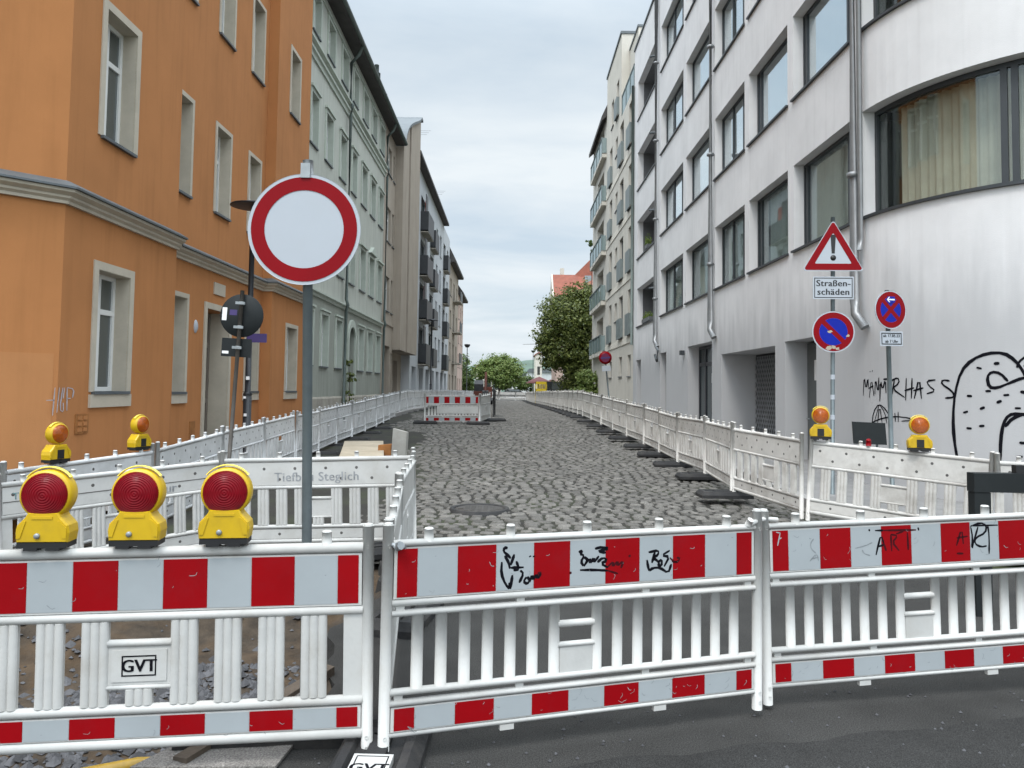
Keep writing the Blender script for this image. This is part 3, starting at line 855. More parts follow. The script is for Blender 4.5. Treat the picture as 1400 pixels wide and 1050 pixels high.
# ---- pale grey corner block on the right
PG = thing('pale_block', (5.8, 20, 0), 'pale grey modern block with rounded corner, ribbon windows and graffiti, nearest on the right', 'apartment building')
CU = [12.9-.22*i for i in range(26)]
colsA = [(26.05, 30.0), (22.3, 25.62), (19.1, 21.93), (16.08, 18.75), (13.03, 15.75)]
flo = [(4.66, 6.45), (7.84, 9.62), (11.08, 12.88), (14.42, 16.25)]
ph = []; 
for c, d in flo:
    for a, b in colsA: ph.append((a, b, c, d))
lg = [(31.05, 35.65, c, d, 1.6) for c, d in flo]
cw = [(7.9, 12.64, c, d) for c, d in flo]
gd_ = [(34.5, 35.75, .3, 3.13, .3), (28.85, 30.0, .3, 3.2, .3), (22.25, 25.3, .3, 3.2, .45), (16.9, 21.25, .2, 2.77, 1.0), (14.62, 16.3, .2, 2.82, .55)]
mb = MB()
facade(mb, curved, 2.0, 36.7, -.3, 18.2, ph+lg+cw+gd_, cuts=CU, depth=.30)
mb.poly([(5.8, 36.7, -.3), (5.8, 36.7, 18.2), (18, 36.7, 18.2), (18, 36.7, -.3)])
eP = curved(2.0, 0)
mb.poly([(eP[0], eP[1], -.3), (eP[0], eP[1], 18.2), (18, eP[1]+9, 18.2), (18, eP[1]+9, -.3)])
mb.poly([(18, eP[1]+9, -.3), (18, eP[1]+9, 18.2), (18, 36.7, 18.2), (18, 36.7, -.3)])
mb.poly([(*curved(s, 0), 17.6) for s in [36.7]+CU+[2.0]]+[(18, eP[1]+9, 17.6), (18, 36.7, 17.6)])
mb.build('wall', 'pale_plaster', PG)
mb = MB(); pth = [curved(s, 0) for s in [2.0]+CU[::-1]+[36.68]]
sweep(mb, [(p[0], p[1]) for p in pth][::-1], [(-.06, 18.2), (.06, 18.2), (.06, 18.28), (-.06, 18.28)]); mb.build('parapet_cap', 'zinc', PG)
mod = dict(depth=.27, fw=.055, frame='dark_frame', glass='glass_clear', sill='dark_frame', sillw=.04)
rm = MB()
for c, d in flo:
    for i, (a, b) in enumerate(colsA):
        v = (.32,) if i % 2 else (.28, .62)
        if i == 4: v = (.22, .94)
        if i == 3: v = (.12, .90)
        up = c > 7
        wn = window(PG, curved, a, b, c, d, vert=v, curtain=('blind_cloth' if up else 'sheer_cloth'), cn=.12, cur_rng=((.0, .86) if i in (1, 3) else (.18, 1.)), **{**mod, 'glass': 'glass_sky' if up else 'glass_clear'})
        room(rm, curved, a, b, c, d, .34, 2.2)
    a, b = 7.9, 12.64
    window(PG, curved, a, b, c, d, vert=(.47, .50), curtain='curtain_cloth', cn=.25, seg=24, cur_rng=(.0, .95), **{**mod, 'fw': .075, 'glass': 'glass_shop'})
    for k in range(12):
        s0, s1 = a+(b-a)*k/12, a+(b-a)*(k+1)/12; f = W3(curved)
        rm.poly([f(s0, -1.6, c), f(s1, -1.6, c), f(s1, -1.6, d), f(s0, -1.6, d)])
        rm.poly([f(s0, -.34, c), f(s1, -.34, c), f(s1, -1.6, c), f(s0, -1.6, c)]); rm.poly([f(s0, -.34, d), f(s1, -.34, d), f(s1, -1.6, d), f(s0, -1.6, d)])
rm.build('room_interior', 'interior_dark', PG)
# opened strip of light between the curtains of the round window
for h in lg:
    a, b, c, d = h[:4]; q = MB(); f = W3(curved)
    q.bxf(f, a+.02, b-.02, -1.62, -1.58, c+.01, d-.01); q.bxf(f, a+.004, a+.02, -1.58, -.27, c+.01, d-.01); q.bxf(f, b-.02, b-.004, -1.58, -.27, c+.01, d-.01); q.bxf(f, a+.02, b-.02, -1.58, -.27, d-.025, d-.006); lo_ = q.build('loggia', 'loggia_grey', PG)
    q = MB(); frame_bars(q, curved, a+.5, b-1.2, c+.03, d-.1, -1.57, .07, .05, vert=(.5,)); q.build('glass_door', 'dark_frame', lo_)
    q = MB(); q.bxf(f, a-.03, b+.03, -.25, .05, c-.04, c+.012); q.build('sill', 'dark_frame', lo_)
    q = MB(); q.bxf(f, a+2.6, a+2.72, -.9, -.78, c+.012, d-.01); q.build('post', 'zinc_light', lo_)
for y, zb in ((30.5, 3.95), (21.98, 3.75), (12.72, 3.3)):
    off = .12; x, y_ = curved(y, off); q = MB()
    q.tube([(x, y_, 18.1), (x, y_, zb), (x-.03, y_-.10, zb-.25), (*curved(y-.22, .07), zb-.48)], .085 if y > 13 else .075, 10)
    dp = q.build('drainpipe', 'drain_metal', PG)
    for z in (5.4, 8.6, 11.8, 15.0):
        q = MB(); q.lathe([(.09, -.04), (.105, -.03), (.105, .03), (.09, .04)], (x, y_, z), n=12)
        q.bxf(W3(curved), y-.02, y+.02, -.01, .06, z-.015, z+.015); q.build('pipe_clip', 'drain_metal', dp)
    if y < 13:
        q = MB(); x2, y2 = curved(12.55, .10); q.tube([(x2, y2, 18.1), (x2, y2, 4.3), (x2-.02, y2, 4.1)], .045, 8); q.build('second_pipe', 'drain_metal', dp)
for z in (5.9, 9.1, 12.3, 15.5):
    q = MB(); q.tube([(5.8, 31.0, z), (5.62, 31.0, z), (5.52, 31.0, z-.03)], .045, 6); q.build('overflow_spout', 'zinc', PG)
q = MB(); x, y_ = 5.68, 30.35
q.tube([(x, y_, 3.5), (x, y_-.5, 3.3), (x, y_-.25, 2.9), (x, y_+.1, 3.15)], .05, 8); q.build('pipe_hook', 'zinc', PG)
# doors of the ground floor
for a, b, m_ in ((34.5, 35.75, 'door_grey'), (28.85, 30.0, 'door_grey')):
    h = 3.13; q = MB(); q.bxf(W3(curved), a+.01, b-.01, -.28, -.22, .3, h-.01); q.build('door', m_, PG)
q = MB(); frame_bars(q, curved, 22.27, 25.28, .3, 3.18, -.43, .09, .07, vert=(.42, .72), horiz=(.80,)); dn = q.build('entrance_door', 'door_dark', PG)
p = MB(); p.bxf(W3(curved), 22.3, 25.25, -.40, -.39, .32, 3.15); p.build('pane', 'glass_dark', dn)
p = MB()
for s, z, w, hh in ((23.0, 1.95, .3, .42), (23.4, 2.0, .22, .3), (23.05, 1.5, .22, .3), (22.75, 1.75, .2, .6)): p.bxf(W3(curved), s, s+w, -.355, -.35, z, z+hh)
p.build('paper_notice', 'paper', dn)
q = MB(); q.bxf(W3(curved), 16.92, 21.23, -.99, -.96, .2, 2.76); gt = q.build('garage_gate', 'black_plastic', PG)
q = MB(); f = W3(curved)
for k in range(-14, 34):
    s = 16.95+k*.14
    for sg in (1, -1):
        pts = []
        for t in (0, 1):
            z = .2+t*2.5; ss = s+(t*1.45 if sg > 0 else 1.45-t*1.45); pts.append((ss, z))
        (a0, z0), (a1, z1) = pts
        if a1 < a0: (a0, z0), (a1, z1) = (a1, z1), (a0, z0)
        lo_, hi_ = max(a0, 16.93), min(a1, 21.22)
        if hi_-lo_ < .1: continue
        zz = lambda s_: z0+(z1-z0)*(s_-a0)/(a1-a0)
        q.tube([f(lo_, -.93, zz(lo_)), f(hi_, -.93, zz(hi_))], .010, 4, cap=False)
q.build('lattice', 'zinc_light', gt)
q = MB(); q.bxf(W3(curved), 14.66, 16.26, -.52, -.46, .2, 2.78); gd2 = q.build('service_door', 'door_grey', PG)
p = MB(); p.bxf(W3(curved), 15.72, 15.86, -.46, -.45, 2.0, 2.42); p.build('paper_notice', 'paper', gd2)
p = MB(); p.tube([curved(16.1, -.44)+(1.2,), curved(16.1, -.38)+(1.2,), curved(15.95, -.38)+(1.2,)], .014, 6); p.build('handle', 'galvanised', gd2)
q = MB(); q.bxf(W3(curved), 25.75, 25.95, .0, .14, 2.95, 3.10); q.build('wall_lamp', 'dark_frame', PG)
# graffiti: word, small dome, and the big dotted outline drawing
def gpx(u, v):   # wall coordinates of the drawing, measured on the wall
    return u, v
def wallpt(s, z): return (*curved(s, .004), z)
q = MB()
def word(strokes, s_of, w):
    for st in strokes: stroke(q, [s_of(*p) for p in st], w, wallpt)
# word: letters laid out left to right while s runs down from 12.66 to 10.93
wd = lambda x, y: (12.68-x*.0062*1.0-.0000042*x*x, 1.66+(160-y)*.0026*1.0)
L_ = [[(10, 140), (20, 25), (35, 110), (52, 35), (55, 95)], [(62, 150), (80, 40), (98, 140)], [(55, 100), (95, 85)], [(68, 5), (72, 8)], [(86, 2), (90, 5)],
      [(105, 130), (110, 40), (130, 130), (135, 40)], [(140, 170), (145, 50), (160, 110), (178, 45), (182, 125)], [(165, 50), (205, 48)],
      [(215, 145), (235, 50)], [(212, 60), (255, 40), (262, 70), (220, 100), (290, 145)], [(295, 160), (300, 45)], [(325, 150), (330, 45)], [(290, 110), (340, 95)],
      [(340, 150), (365, 40), (375, 150)], [(335, 110), (385, 95)], [(440, 55), (400, 60), (410, 85), (440, 110), (400, 125)], [(500, 60), (470, 55), (465, 75), (510, 110), (520, 140), (480, 145)]]
wd2 = lambda x, y: (12.72-(x/525)*1.83, 2.12-(y/160)*.47)
word(L_, wd2, .026)
dm = lambda x, y: (12.55-(x/220)*.95, 1.66-(y/130)*.45)
word([[(25, 125), (35, 60), (70, 20), (110, 50), (140, 110)], [(60, 110), (72, 25), (85, 110)], [(40, 110), (70, 25)], [(72, 25), (100, 60), (110, 110)], [(20, 115), (60, 95), (140, 75), (220, 80), (225, 90), (180, 95)], [(150, 60), (152, 100)], [(165, 55), (165, 100)]], dm, .02)
ch = lambda x, y: (10.95-(x/480)*1.05, 2.35-(y/750)*1.55)
word([[(30, 740), (10, 600), (5, 450), (20, 280), (60, 130), (130, 50), (220, 10), (310, 10), (370, 60), (410, 130), (425, 170)]], ch, .044)
word([[(380, 110), (390, 70), (430, 35), (480, 5), (560, 0), (640, 30), (700, 110), (740, 260), (750, 450)], [(330, 200), (290, 145), (240, 135), (215, 170), (225, 240), (270, 245), (340, 210), (410, 175), (480, 165), (600, 180)], [(280, 730), (285, 580), (300, 480), (330, 420), (380, 410), (560, 420), (640, 470), (660, 740)], [(310, 500), (350, 440), (420, 410), (520, 450), (560, 470)], [(455, 730), (490, 660)]], ch, .038)
for x, y in ((110, 300), (85, 410), (105, 520), (180, 500), (185, 380), (220, 265), (280, 335), (320, 290), (380, 375), (270, 80), (170, 110), (430, 100), (410, 270), (400, 600), (385, 690), (520, 300), (600, 350), (560, 560), (640, 300)):
    a = random.uniform(-.5, .5); r_ = 16
    word([[(x-r_*math.cos(a), y-r_*math.sin(a)), (x+r_*math.cos(a), y+r_*math.sin(a))]], ch, .035)
q.build('graffiti', 'ink', PG)

# ---- cream block beyond it
CR = thing('cream_block', (5.8, 46, 0), 'cream apartment block with narrow railed windows and stacked balconies, beyond the pale grey block', 'apartment building')
cm = rmap(5.8); f = W3(cm)
chh = []; sm_ = []
fl = [4.5+3.15*i for i in range(4)]
for z in fl:
    for a, b in ((37.35, 38.5), (40.3, 41.7)): chh.append((a, b, z, z+2.25))
    chh.append((44.9, 46.1, z, z+2.25))
    sm_.append((42.6, 43.5, z+1.05, z+2.1))
chh += [(42.2, 43.2, 17.1, 19.2)]
sm_ += [(44.4, 45.4, 17.3, 18.9)]
cg = [(37.5, 38.5, 2.42, 3.5), (40.55, 41.6, 2.45, 3.5), (44.6, 45.8, 2.45, 3.4)]
bz = [(49.0, 52.6, z-.4, z+1.9, 1.2) for z in fl+[17.0]]
mb = MB()
facade(mb, cm, 36.72, 40.0, -.3, 16.6, [h for h in chh+sm_+cg if h[1] <= 40.0], depth=.22)
facade(mb, cm, 40.0, 42.0, -.3, 16.6, [h for h in chh+cg if h[0] > 40 and h[1] < 42], depth=.22)
facade(mb, cm, 41.3, 42.0, 16.6, 21.3, [])
facade(mb, cm, 42.0, 47.6, -.3, 21.3, [h for h in chh+sm_+cg if h[0] >= 42 and h[1] < 47.6], depth=.22)
facade(mb, cm, 47.6, 55.6, -.3, 19.0, bz, depth=.22)
for s, z0, z1 in ((36.73, -.3, 16.6), (41.3, 16.6, 21.3), (47.6, 19.0, 21.3), (55.6, -.3, 19.0)): mb.poly([f(s, 0, z0), f(s, 0, z1), f(s, -10, z1), f(s, -10, z0)])
mb.poly([f(36.72, 0, 16.6), f(41.3, 0, 16.6), f(41.3, -10, 16.6), f(36.72, -10, 16.6)])
mb.poly([f(41.3, 0, 21.3), f(47.6, 0, 21.3), f(47.6, -10, 21.3), f(41.3, -10, 21.3)])
mb.poly([f(47.6, 0, 19.), f(55.6, 0, 19.), f(55.6, -10, 19.), f(47.6, -10, 19.)])
mb.poly([f(36.73, -10, -.3), f(55.6, -10, -.3), f(55.6, -10, 19), f(36.73, -10, 19)])
mb.bxf(f, 38.4, 41.28, -6, -.45, 16.6, 20.3)
mb.build('wall', 'cream_plaster', CR)
q = MB(); q.bxf(f, 41.25, 47.65, -10, .06, 21.303, 21.45); q.bxf(f, 38.35, 41.24, -6, -.40, 20.303, 20.42); q.build('roof_cap', 'zinc', CR)
q = MB(); q.prism([(5.45, 47.65, 18.7), (5.45, 47.65, 18.95), (6.2, 47.65, 20.6), (15.8, 47.65, 20.6), (15.8, 47.65, 19.003), (5.8, 47.65, 19.003)], (0, 7.95, 0)); q.build('roof', 'roof_tile_dark', CR)
q = MB()
for z in fl+[17.1]: sweep(q, [(5.8, 36.74), (5.8, 47.6)][::-1] if False else [(5.8, 47.6), (5.8, 36.74)], [(-.01, z-.42), (.035, z-.42), (.035, z-.12), (-.01, z-.12)]) if z < 16 else None
q.build('floor_band', 'cream_band', CR)
for h in chh:
    wn = window(CR, cm, *h, depth=.2, fw=.06, frame='grey_frame', glass='glass_dark', vert=(.5,), sill='zinc')
    q = MB(); a, b, z = h[0], h[1], h[2]
    q.bxf(f, a-.08, b+.08, .12, .15, z-.05, z+1.02); q.bxf(f, a-.08, a-.05, .001, .12, z+.02, z+1.0); q.bxf(f, b+.05, b+.08, .001, .12, z+.02, z+1.0)
    q.build('railing', 'railing_grey', wn)
for h in sm_+cg: window(CR, cm, *h, depth=.2, fw=.05, frame='grey_frame', glass='glass_dark', sill='zinc')
for z in fl+[17.0]:
    q = MB(); q.bxf(f, 47.75, 54.6, .001, .30, z-.62, z-.40); b = q.build('balcony', 'cream_plaster', CR)
    q = MB(); q.bxf(f, 47.75, 54.6, .25, .28, z-.33, z+.62); q.bxf(f, 47.75, 47.78, .01, .25, z-.33, z+.62); q.build('railing', 'glass_railing', b)
    q = MB()
    for s in (47.76, 49.3, 50.9, 52.7, 54.5): q.bxf(f, s, s+.05, .285, .32, z-.6, z+.66)
    q.bxf(f, 47.75, 54.6, .245, .325, z+.62, z+.67); q.build('railing_post', 'railing_grey', b)
    q = MB(); frame_bars(q, cm, 49.02, 52.58, z-.38, z+1.88, -1.18, .07, .05, vert=(.33, .66)); q.bxf(f, 49.0, 52.6, -1.22, -1.19, z-.4, z+1.9); q.build('balcony_window', 'dark_frame', b)
# roof terrace railing
q = MB(); q.bxf(f, 37.0, 41.2, -.06, -.03, 16.62, 17.7); tr_ = q.build('terrace_railing', 'glass_railing', CR)
q = MB()
for s in (37.0, 38.3, 39.7, 41.1): q.bxf(f, s, s+.05, -.03, .0, 16.6, 17.8)
q.bxf(f, 37.0, 41.2, -.07, .0, 17.7, 17.76); q.build('railing_post', 'railing_grey', tr_)
q = MB(); q.tube([(5.71, 36.62, 16.5), (5.71, 36.62, 3.9)], .07, 8); q.build('drainpipe', 'drain_dark', CR)

# ---- red-roofed gable house behind the trees
RH = thing('red_roof_house', (8, 79, 0), 'house with wide red tiled roof and pale gable edge rising behind the leafy tree', 'house')
mb = MB(); mb.prism([(4.3, 75, -.4), (14, 75, -.4), (14, 75, 10.3), (4.3, 75, 10.3)], (0, 8, 0)); mb.build('wall', 'pink_plaster', RH)
mb = MB()
for yb, ya in ((79., 74.6), (79.01, 83.4)):
    sl_ = [(4.1, ya, 10.1), (14.2, ya, 10.1), (14.2, yb, 15.6), (8.6, yb, 15.6), (6.4, yb, 13.35), (4.1, yb, 13.35)]
    mb.prism(sl_, (0, 0, .22))
rr = mb.build('roof', 'roof_tile_red', RH)
mb = MB(); mb.prism([(3.95, 74.6, 10.1), (3.95, 79, 13.6), (3.95, 83.4, 10.1), (3.95, 83.4, 9.0), (3.95, 74.6, 9.0)], (.14, 0, 0)); mb.build('gable_edge', 'cream_plaster', RH)
mb = MB(); mb.box(4.9, 5.3, 79.3, 79.7, 13.2, 14.3); mb.build('chimney', 'cream_plaster', rr)
mb = MB(); mb.prism([(7.3, 77.0, 12.30), (8.0, 77.0, 12.30), (8.0, 77.7, 13.2), (7.3, 77.7, 13.2)], (0, 0, .12)); mb.build('skylight', 'zinc', rr)
for x in (5.0, 7.2, 9.4):
    for z in (3, 6.4):
        mb = MB(); mb.box(x, x+1.1, 74.94, 74.997, z, z+1.7); wv = mb.build('window', 'white_frame', RH)
        mb = MB(); mb.box(x+.1, x+1.0, 74.93, 74.939, z+.1, z+1.6); mb.build('pane', 'glass_dark', wv)
PT = thing('pink_house', (6.5, 150, 0), 'slim pale pink house front far down the street beside the dark tree', 'house')
mb = MB(); mb.prism([(4.6, 150, -1), (5.9, 150, -1), (5.9, 150, 8.3), (5.25, 150, 8.7), (4.6, 150, 8.3)], (0, 9, 0)); mb.build('wall', 'cream_plaster', PT)
mb = MB(); mb.prism([(4.4, 149.8, 8.2), (4.4, 149.8, 8.4), (5.25, 149.8, 8.95), (6.1, 149.8, 8.4), (6.1, 149.8, 8.2), (5.25, 149.8, 8.75)], (0, 9.4, 0)); mb.build('roof', 'roof_tile_red', PT)
for z in (1.5, 4.5):
    mb = MB()
    for x in (5.0,): mb.box(x, x+.5, 149.95, 149.995, z, z+1.6)
    mb.build('window', 'glass_dark', PT)
for i, (x, y, w, h, c, lab) in enumerate(((-4.2, 135, 4.5, 5.0, 'cream_plaster', 'low pale house half hidden behind the left end of the far round tree'), (9.5, 175, 12, 5.4, 'white_plaster', 'low white building with flat roof far behind the street end on the right'), (2.5, 240, 9, 5.5, 'pale_plaster', 'pale distant hall under the wooded hill right of the round tree'))):
    r = thing('distant_building', (x, y, 0), lab, 'building')
    mb = MB(); mb.box(x-w/2, x+w/2, y, y+8, -3, h); mb.build('wall', c, r)
    mb = MB(); mb.prism([(x-w/2-.3, y-.3, h), (x+w/2+.3, y-.3, h), (x+w/2-.5, y-.3, h+.9), (x-w/2+.5, y-.3, h+.9)], (0, 8.6, 0)); mb.build('roof', 'roof_tile_red' if i == 0 else 'zinc', r)
    for k in range(3):
        mb = MB(); xx = x-w/2+w*(k+.5)/3; mb.box(xx-.6, xx+.6, y-.03, y-.004, h*.3, h*.65); mb.build('window', 'glass_dark', r)

# ------------------------------------------------------------------ site barriers
def ebar(mb, p0, p1, ry, rz, n=10):
    """oval rail along x"""
    mb.tube([p0, p1], ry, n, ry=rz)
BOT, TOP = .12, 1.02
def panel_meshes(kind, L, white, back=False, plate=True, right=False):
    """list of (part name, MB, materials); local x along the panel, -y is the face"""
    s = .9/.93; Z = lambda z: BOT+(z-.06)*s
    parts = []
    fr = MB(); hb = lambda z0, z1, ry, x0=.05, x1=None: ebar(fr, (x0, 0, Z((z0+z1)/2)), (x1 or L-.05, 0, Z((z0+z1)/2)), ry, (z1-z0)/2*s)
    for x in (.028, L-.028):
        fr.tube([(x, 0, .035), (x, 0, TOP+.075)], .027, 10)
        fr.lathe([(.021, TOP+.075), (.021, TOP+.085), (.0, TOP+.088)], (x, 0, 0), n=10)
    if kind == 'A':
        hb(.06, .11, .022); hb(.218, .264, .024); hb(.645, .688, .024); hb(.94, .99, .026)
        bands = ((.112, .216), (.69, .938))
    else:
        hb(.06, .086, .016); hb(.205, .236, .022); hb(.255, .288, .024); hb(.628, .660, .024); hb(.676, .712, .022); hb(.962, .995, .024)
        bands = ((.088, .203), (.714, .960))
        for x in (.09, L*.33, L*.66, L-.09):
            fr.box(x-.02, x+.02, -.008, .008, Z(.232), Z(.26)); fr.box(x-.02, x+.02, -.008, .008, Z(.655), Z(.68))
        fr.box(L*.3-.035, L*.3+.035, -.012, .012, Z(.035), Z(.062)); fr.box(L*.7-.035, L*.7+.035, -.012, .012, Z(.035), Z(.062))
    ns = 5
    for i in range(ns):
        x = .22+(L-.44)*i/(ns-1)
        fr.tube([(x, 0, TOP-.012), (x, 0, TOP+.05)], .023, 10); fr.lathe([(.023, TOP+.05), (.019, TOP+.056), (0, TOP+.058)], (x, 0, 0), n=10)
    for x in (.028, L-.028):
        for z in (.08, .13, TOP-.02):
            fr.lathe([(.008, -.030), (.008, -.027)], (x, 0, z), ax='y', n=8)
    parts.append(('frame', fr, [white]))
    bd = MB()
    for a, b in bands: bd.box(.056, L-.056, -.012, .012, Z(a), Z(b))
    if back:
        bd.cur = 1
        for i in range(12):
            x = .14+(L-.28)*i/11; z = Z(.755 if i % 2 else .87)
            bd.lathe([(0, -.0132), (.013, -.0132), (.016, -.0122)], (x, 0, z), ax='y', n=10)
            if i % 2: bd.lathe([(0, -.0132), (.012, -.0132), (.015, -.0122)], (x, 0, Z(.165)), ax='y', n=10)
        bd.cur = 0
    parts.append(('board', bd, [white, 'hole_dark']))
    sl = MB()
    if kind == 'A':
        w, gp = .116, .077; per = w+gp
        n = int((L-.2)/per); off = (L-(n*per-gp))/2; z0, z1 = Z(.262), Z(.648); k0 = n//2
        def slat(x0, x1, za, zb):
            n_ = 24; q = [(x0, .012, za)]
            for i in range(n_+1):
                t = i/n_; q.append((x0+(x1-x0)*t, -.010-.011*abs(math.sin(3*PI*t))**.7, za))
            q.append((x1, .012, za)); sl.smooth = False; sl.prism(q, (0, 0, zb-za))
        for i in range(n):
            x = off+i*per
            if plate and i == k0: slat(x, x+w, z0, Z(.335)); continue
            slat(x, x+w, z0, z1)
        if off-gp > .06:
            sl.box(.05, off-gp, -.008, .008, z0, z1); sl.box(L-off+gp, L-.05, -.008, .008, z0, z1)
        if plate:
            xa, xb = off+(k0-1)*per+w, off+(k0+1)*per
            sl.tube([(xa-.004, 0, Z(.343)), (xb+.004, 0, Z(.343))], .018, 8, ry=.012); sl.tube([(xa-.004, 0, Z(.545)), (xb+.004, 0, Z(.545))], .02, 8, ry=.017)
            sl.box(xa, xb, -.008, .008, Z(.355), Z(.53))
            pc = (xa+xb)/2
    else:
        n = 17; per = (L-.12)/n; z0, z1 = Z(.285), Z(.63); k0 = n//2
        skip = {k0, k0+1}
        for i in range(1, n):
            if i == k0: continue
            sl.tube([(.06+i*per, 0, z0-.01), (.06+i*per, 0, z1+.01)], .029, 10, ry=.018)
        xa, xb = .06+(k0-1)*per+.027, .06+(k0+1)*per-.027
        sl.tube([(xa-.01, 0, Z(.53)), (xb+.01, 0, Z(.53))], .019, 8, ry=.018); sl.tube([(xa-.01, 0, Z(.425)), (xb+.01, 0, Z(.425))], .019, 8, ry=.014)
        sl.box(xa, xb, -.010, .010, Z(.28), Z(.42)); pc = (xa+xb)/2
    parts.append(('slats', sl, [white]))
    return parts, Z, (pc if (plate or kind == 'B') else L/2)
def sheets(L, Z, kind, face=-1, red='sheet_red', start_half=True, w=None, right=False):
    """retroreflective red and white sheeting: two strips"""
    out = []
    for a, b in (((.118, .210), (.70, .93)) if kind == 'A' else ((.094, .197), (.722, .952))):
        mb = MB(); w = w or (L-.14)/10; x = .07; k = 0; y0 = face*.0125; y1 = face*.0142
        while x < L-.072:
            ww = w/2 if (k == 0 and start_half and not right) else w
            x1 = min(x+ww, L-.07); mb.cur = 1 if k % 2 == 0 else 0
            mb.box(x+.001, x1-.001, min(y0, y1), max(y0, y1), Z(a), Z(b)); x = x1; k += 1
        out.append(mb)
    return out
PCACHE = {}
def place(p0, p1):
    d = Vector(p1)-Vector(p0); h = math.hypot(d.x, d.y)
    return Vector(p0), (0, -math.atan2(d.z, h), math.atan2(d.y, d.x)), d.length
def barrier(kind, p0, p1, label, group=None, white='plastic_white', striped=False, red='sheet_red', plate=True, back=False, face=-1, fresh=False, right=False):
    loc, rot, L = place(p0, p1)
    key = (kind, round(L, 1), white, striped, red, plate, back, face)
    r = thing('barrier_panel', loc, label, 'barrier', group, rot)
    if key in PCACHE and not fresh:
        src = PCACHE[key]
        for ch in list(src.children):
            copy_tree(ch, r)
        r.scale.x = L/src['panel_len'] if abs(L/src['panel_len']-1) > .001 else 1
    else:
        parts, Z, pc = panel_meshes(kind, L, white, back, plate, right)
        for n, mb, m in parts: mb.build(n, m, r, world=False)
        if striped:
            for mb in sheets(L, Z, kind, face, red, w=None): mb.build('reflective_sheet', ['sheet_white', red], r, world=False)
        r['panel_len'] = L; r['pc'] = pc
        if key not in PCACHE: PCACHE[key] = r
    return r

# rubber foot: bevelled slab with a raised rim and slots
def foot_mb():
    mb = MB(); a, b, h = .41, .20, .105
    base = [(-a, -b), (a, -b), (a, b), (-a, b)]
    lv = [(1, 0), (1, .05), (.88, h)]
    o = len(mb.v)
    for k, z in lv:
        ix = a-(1-k)*.35; iy = b-(1-k)*.35
        for sx, sy in ((-1, -1), (1, -1), (1, 1), (-1, 1)): mb.v.append((sx*ix, sy*iy, z))
    for l in range(2):
        for q in range(4):
            q2 = (q+1) % 4; mb.face((o+4*l+q, o+4*l+q2, o+4*l+4+q2, o+4*l+4+q))
    x, y = a-.042-.05, b-.042-.04
    n = len(mb.v)
    for sx, sy in ((-1, -1), (1, -1), (1, 1), (-1, 1)): mb.v.append((sx*x, sy*y, h))
    for sx, sy in ((-1, -1), (1, -1), (1, 1), (-1, 1)): mb.v.append((sx*(x-.015), sy*(y-.012), h-.03))
    for q in range(4):
        q2 = (q+1) % 4
        mb.face((o+8+q, o+8+q2, n+q2, n+q)); mb.face((n+q, n+q2, n+4+q2, n+4+q))
    mb.face((n+4, n+5, n+6, n+7))
    mb.box(-.16, .16, -.045, .045, h-.031, h-.004); mb.box(-.30, -.2, -.05, .05, h-.031, h-.012); mb.box(.2, .30, -.05, .05, h-.031, h-.012)
    return mb
FOOT = None
def foot(x, y, rz, label, group=None, dz=0.):
    global FOOT
    loc = (x, y, g(y)+dz)
    if FOOT is None:
        FOOT = foot_mb().build('rubber_foot', 'rubber', None); o = FOOT
    else:
        o = FOOT.copy(); COL.objects.link(o)
    o.location = loc; o.rotation_euler = (0, 0, rz); o.scale = (.92, .92, .9) if group else (1, 1, 1); tag(o, label, 'barrier foot', group)
    return o

# three striped panels across the road
FL = barrier('A', (-2.70, 3.44, -.03), (-.622, 3.665, .0), 'red and white striped barrier carrying three red lamps and a white lettered plate, front left', striped=True, fresh=True, right=True)
FM = barrier('B', (-.594, 3.615, .01), (1.375, 4.245, .005), 'red and white striped barrier in the front middle, scribbled with black tags', striped=True, fresh=True)
FR_ = barrier('B', (1.415, 4.335, -.01), (3.45, 4.70, .035), 'red and white striped barrier at the front right, tagged ART twice in black', striped=True, fresh=True)
Zp = lambda z: BOT+(z-.06)*.9/.93
def plate_gvt(r, pc):
    pl = MB(); y = -.0085
    pl.box(pc-.12, pc+.12, y-.004, y, Zp(.37), Zp(.515))
    p = pl.build('plate', 'plastic_white', r, world=False)
    b = MB(); y2 = y-.0045; a, c, t = .075, .046, .006; zc = Zp(.4425)
    b.box(pc-a, pc+a, y2-.001, y2, zc+c-t, zc+c); b.box(pc-a, pc+a, y2-.001, y2, zc-c, zc-c+t)
    b.box(pc-a, pc-a+t, y2-.001, y2, zc-c+t, zc+c-t); b.box(pc+a-t, pc+a, y2-.001, y2, zc-c+t, zc+c-t)
    b.build('plate_border', 'ink', p, world=False)
    lettering('GVT', .078, (pc, y2-.001, zc-.002), (1, 0, 0), (0, 0, 1), p, 'ink', spacing=1.02, bold=.0025)
plate_gvt(FL, FL['pc'])
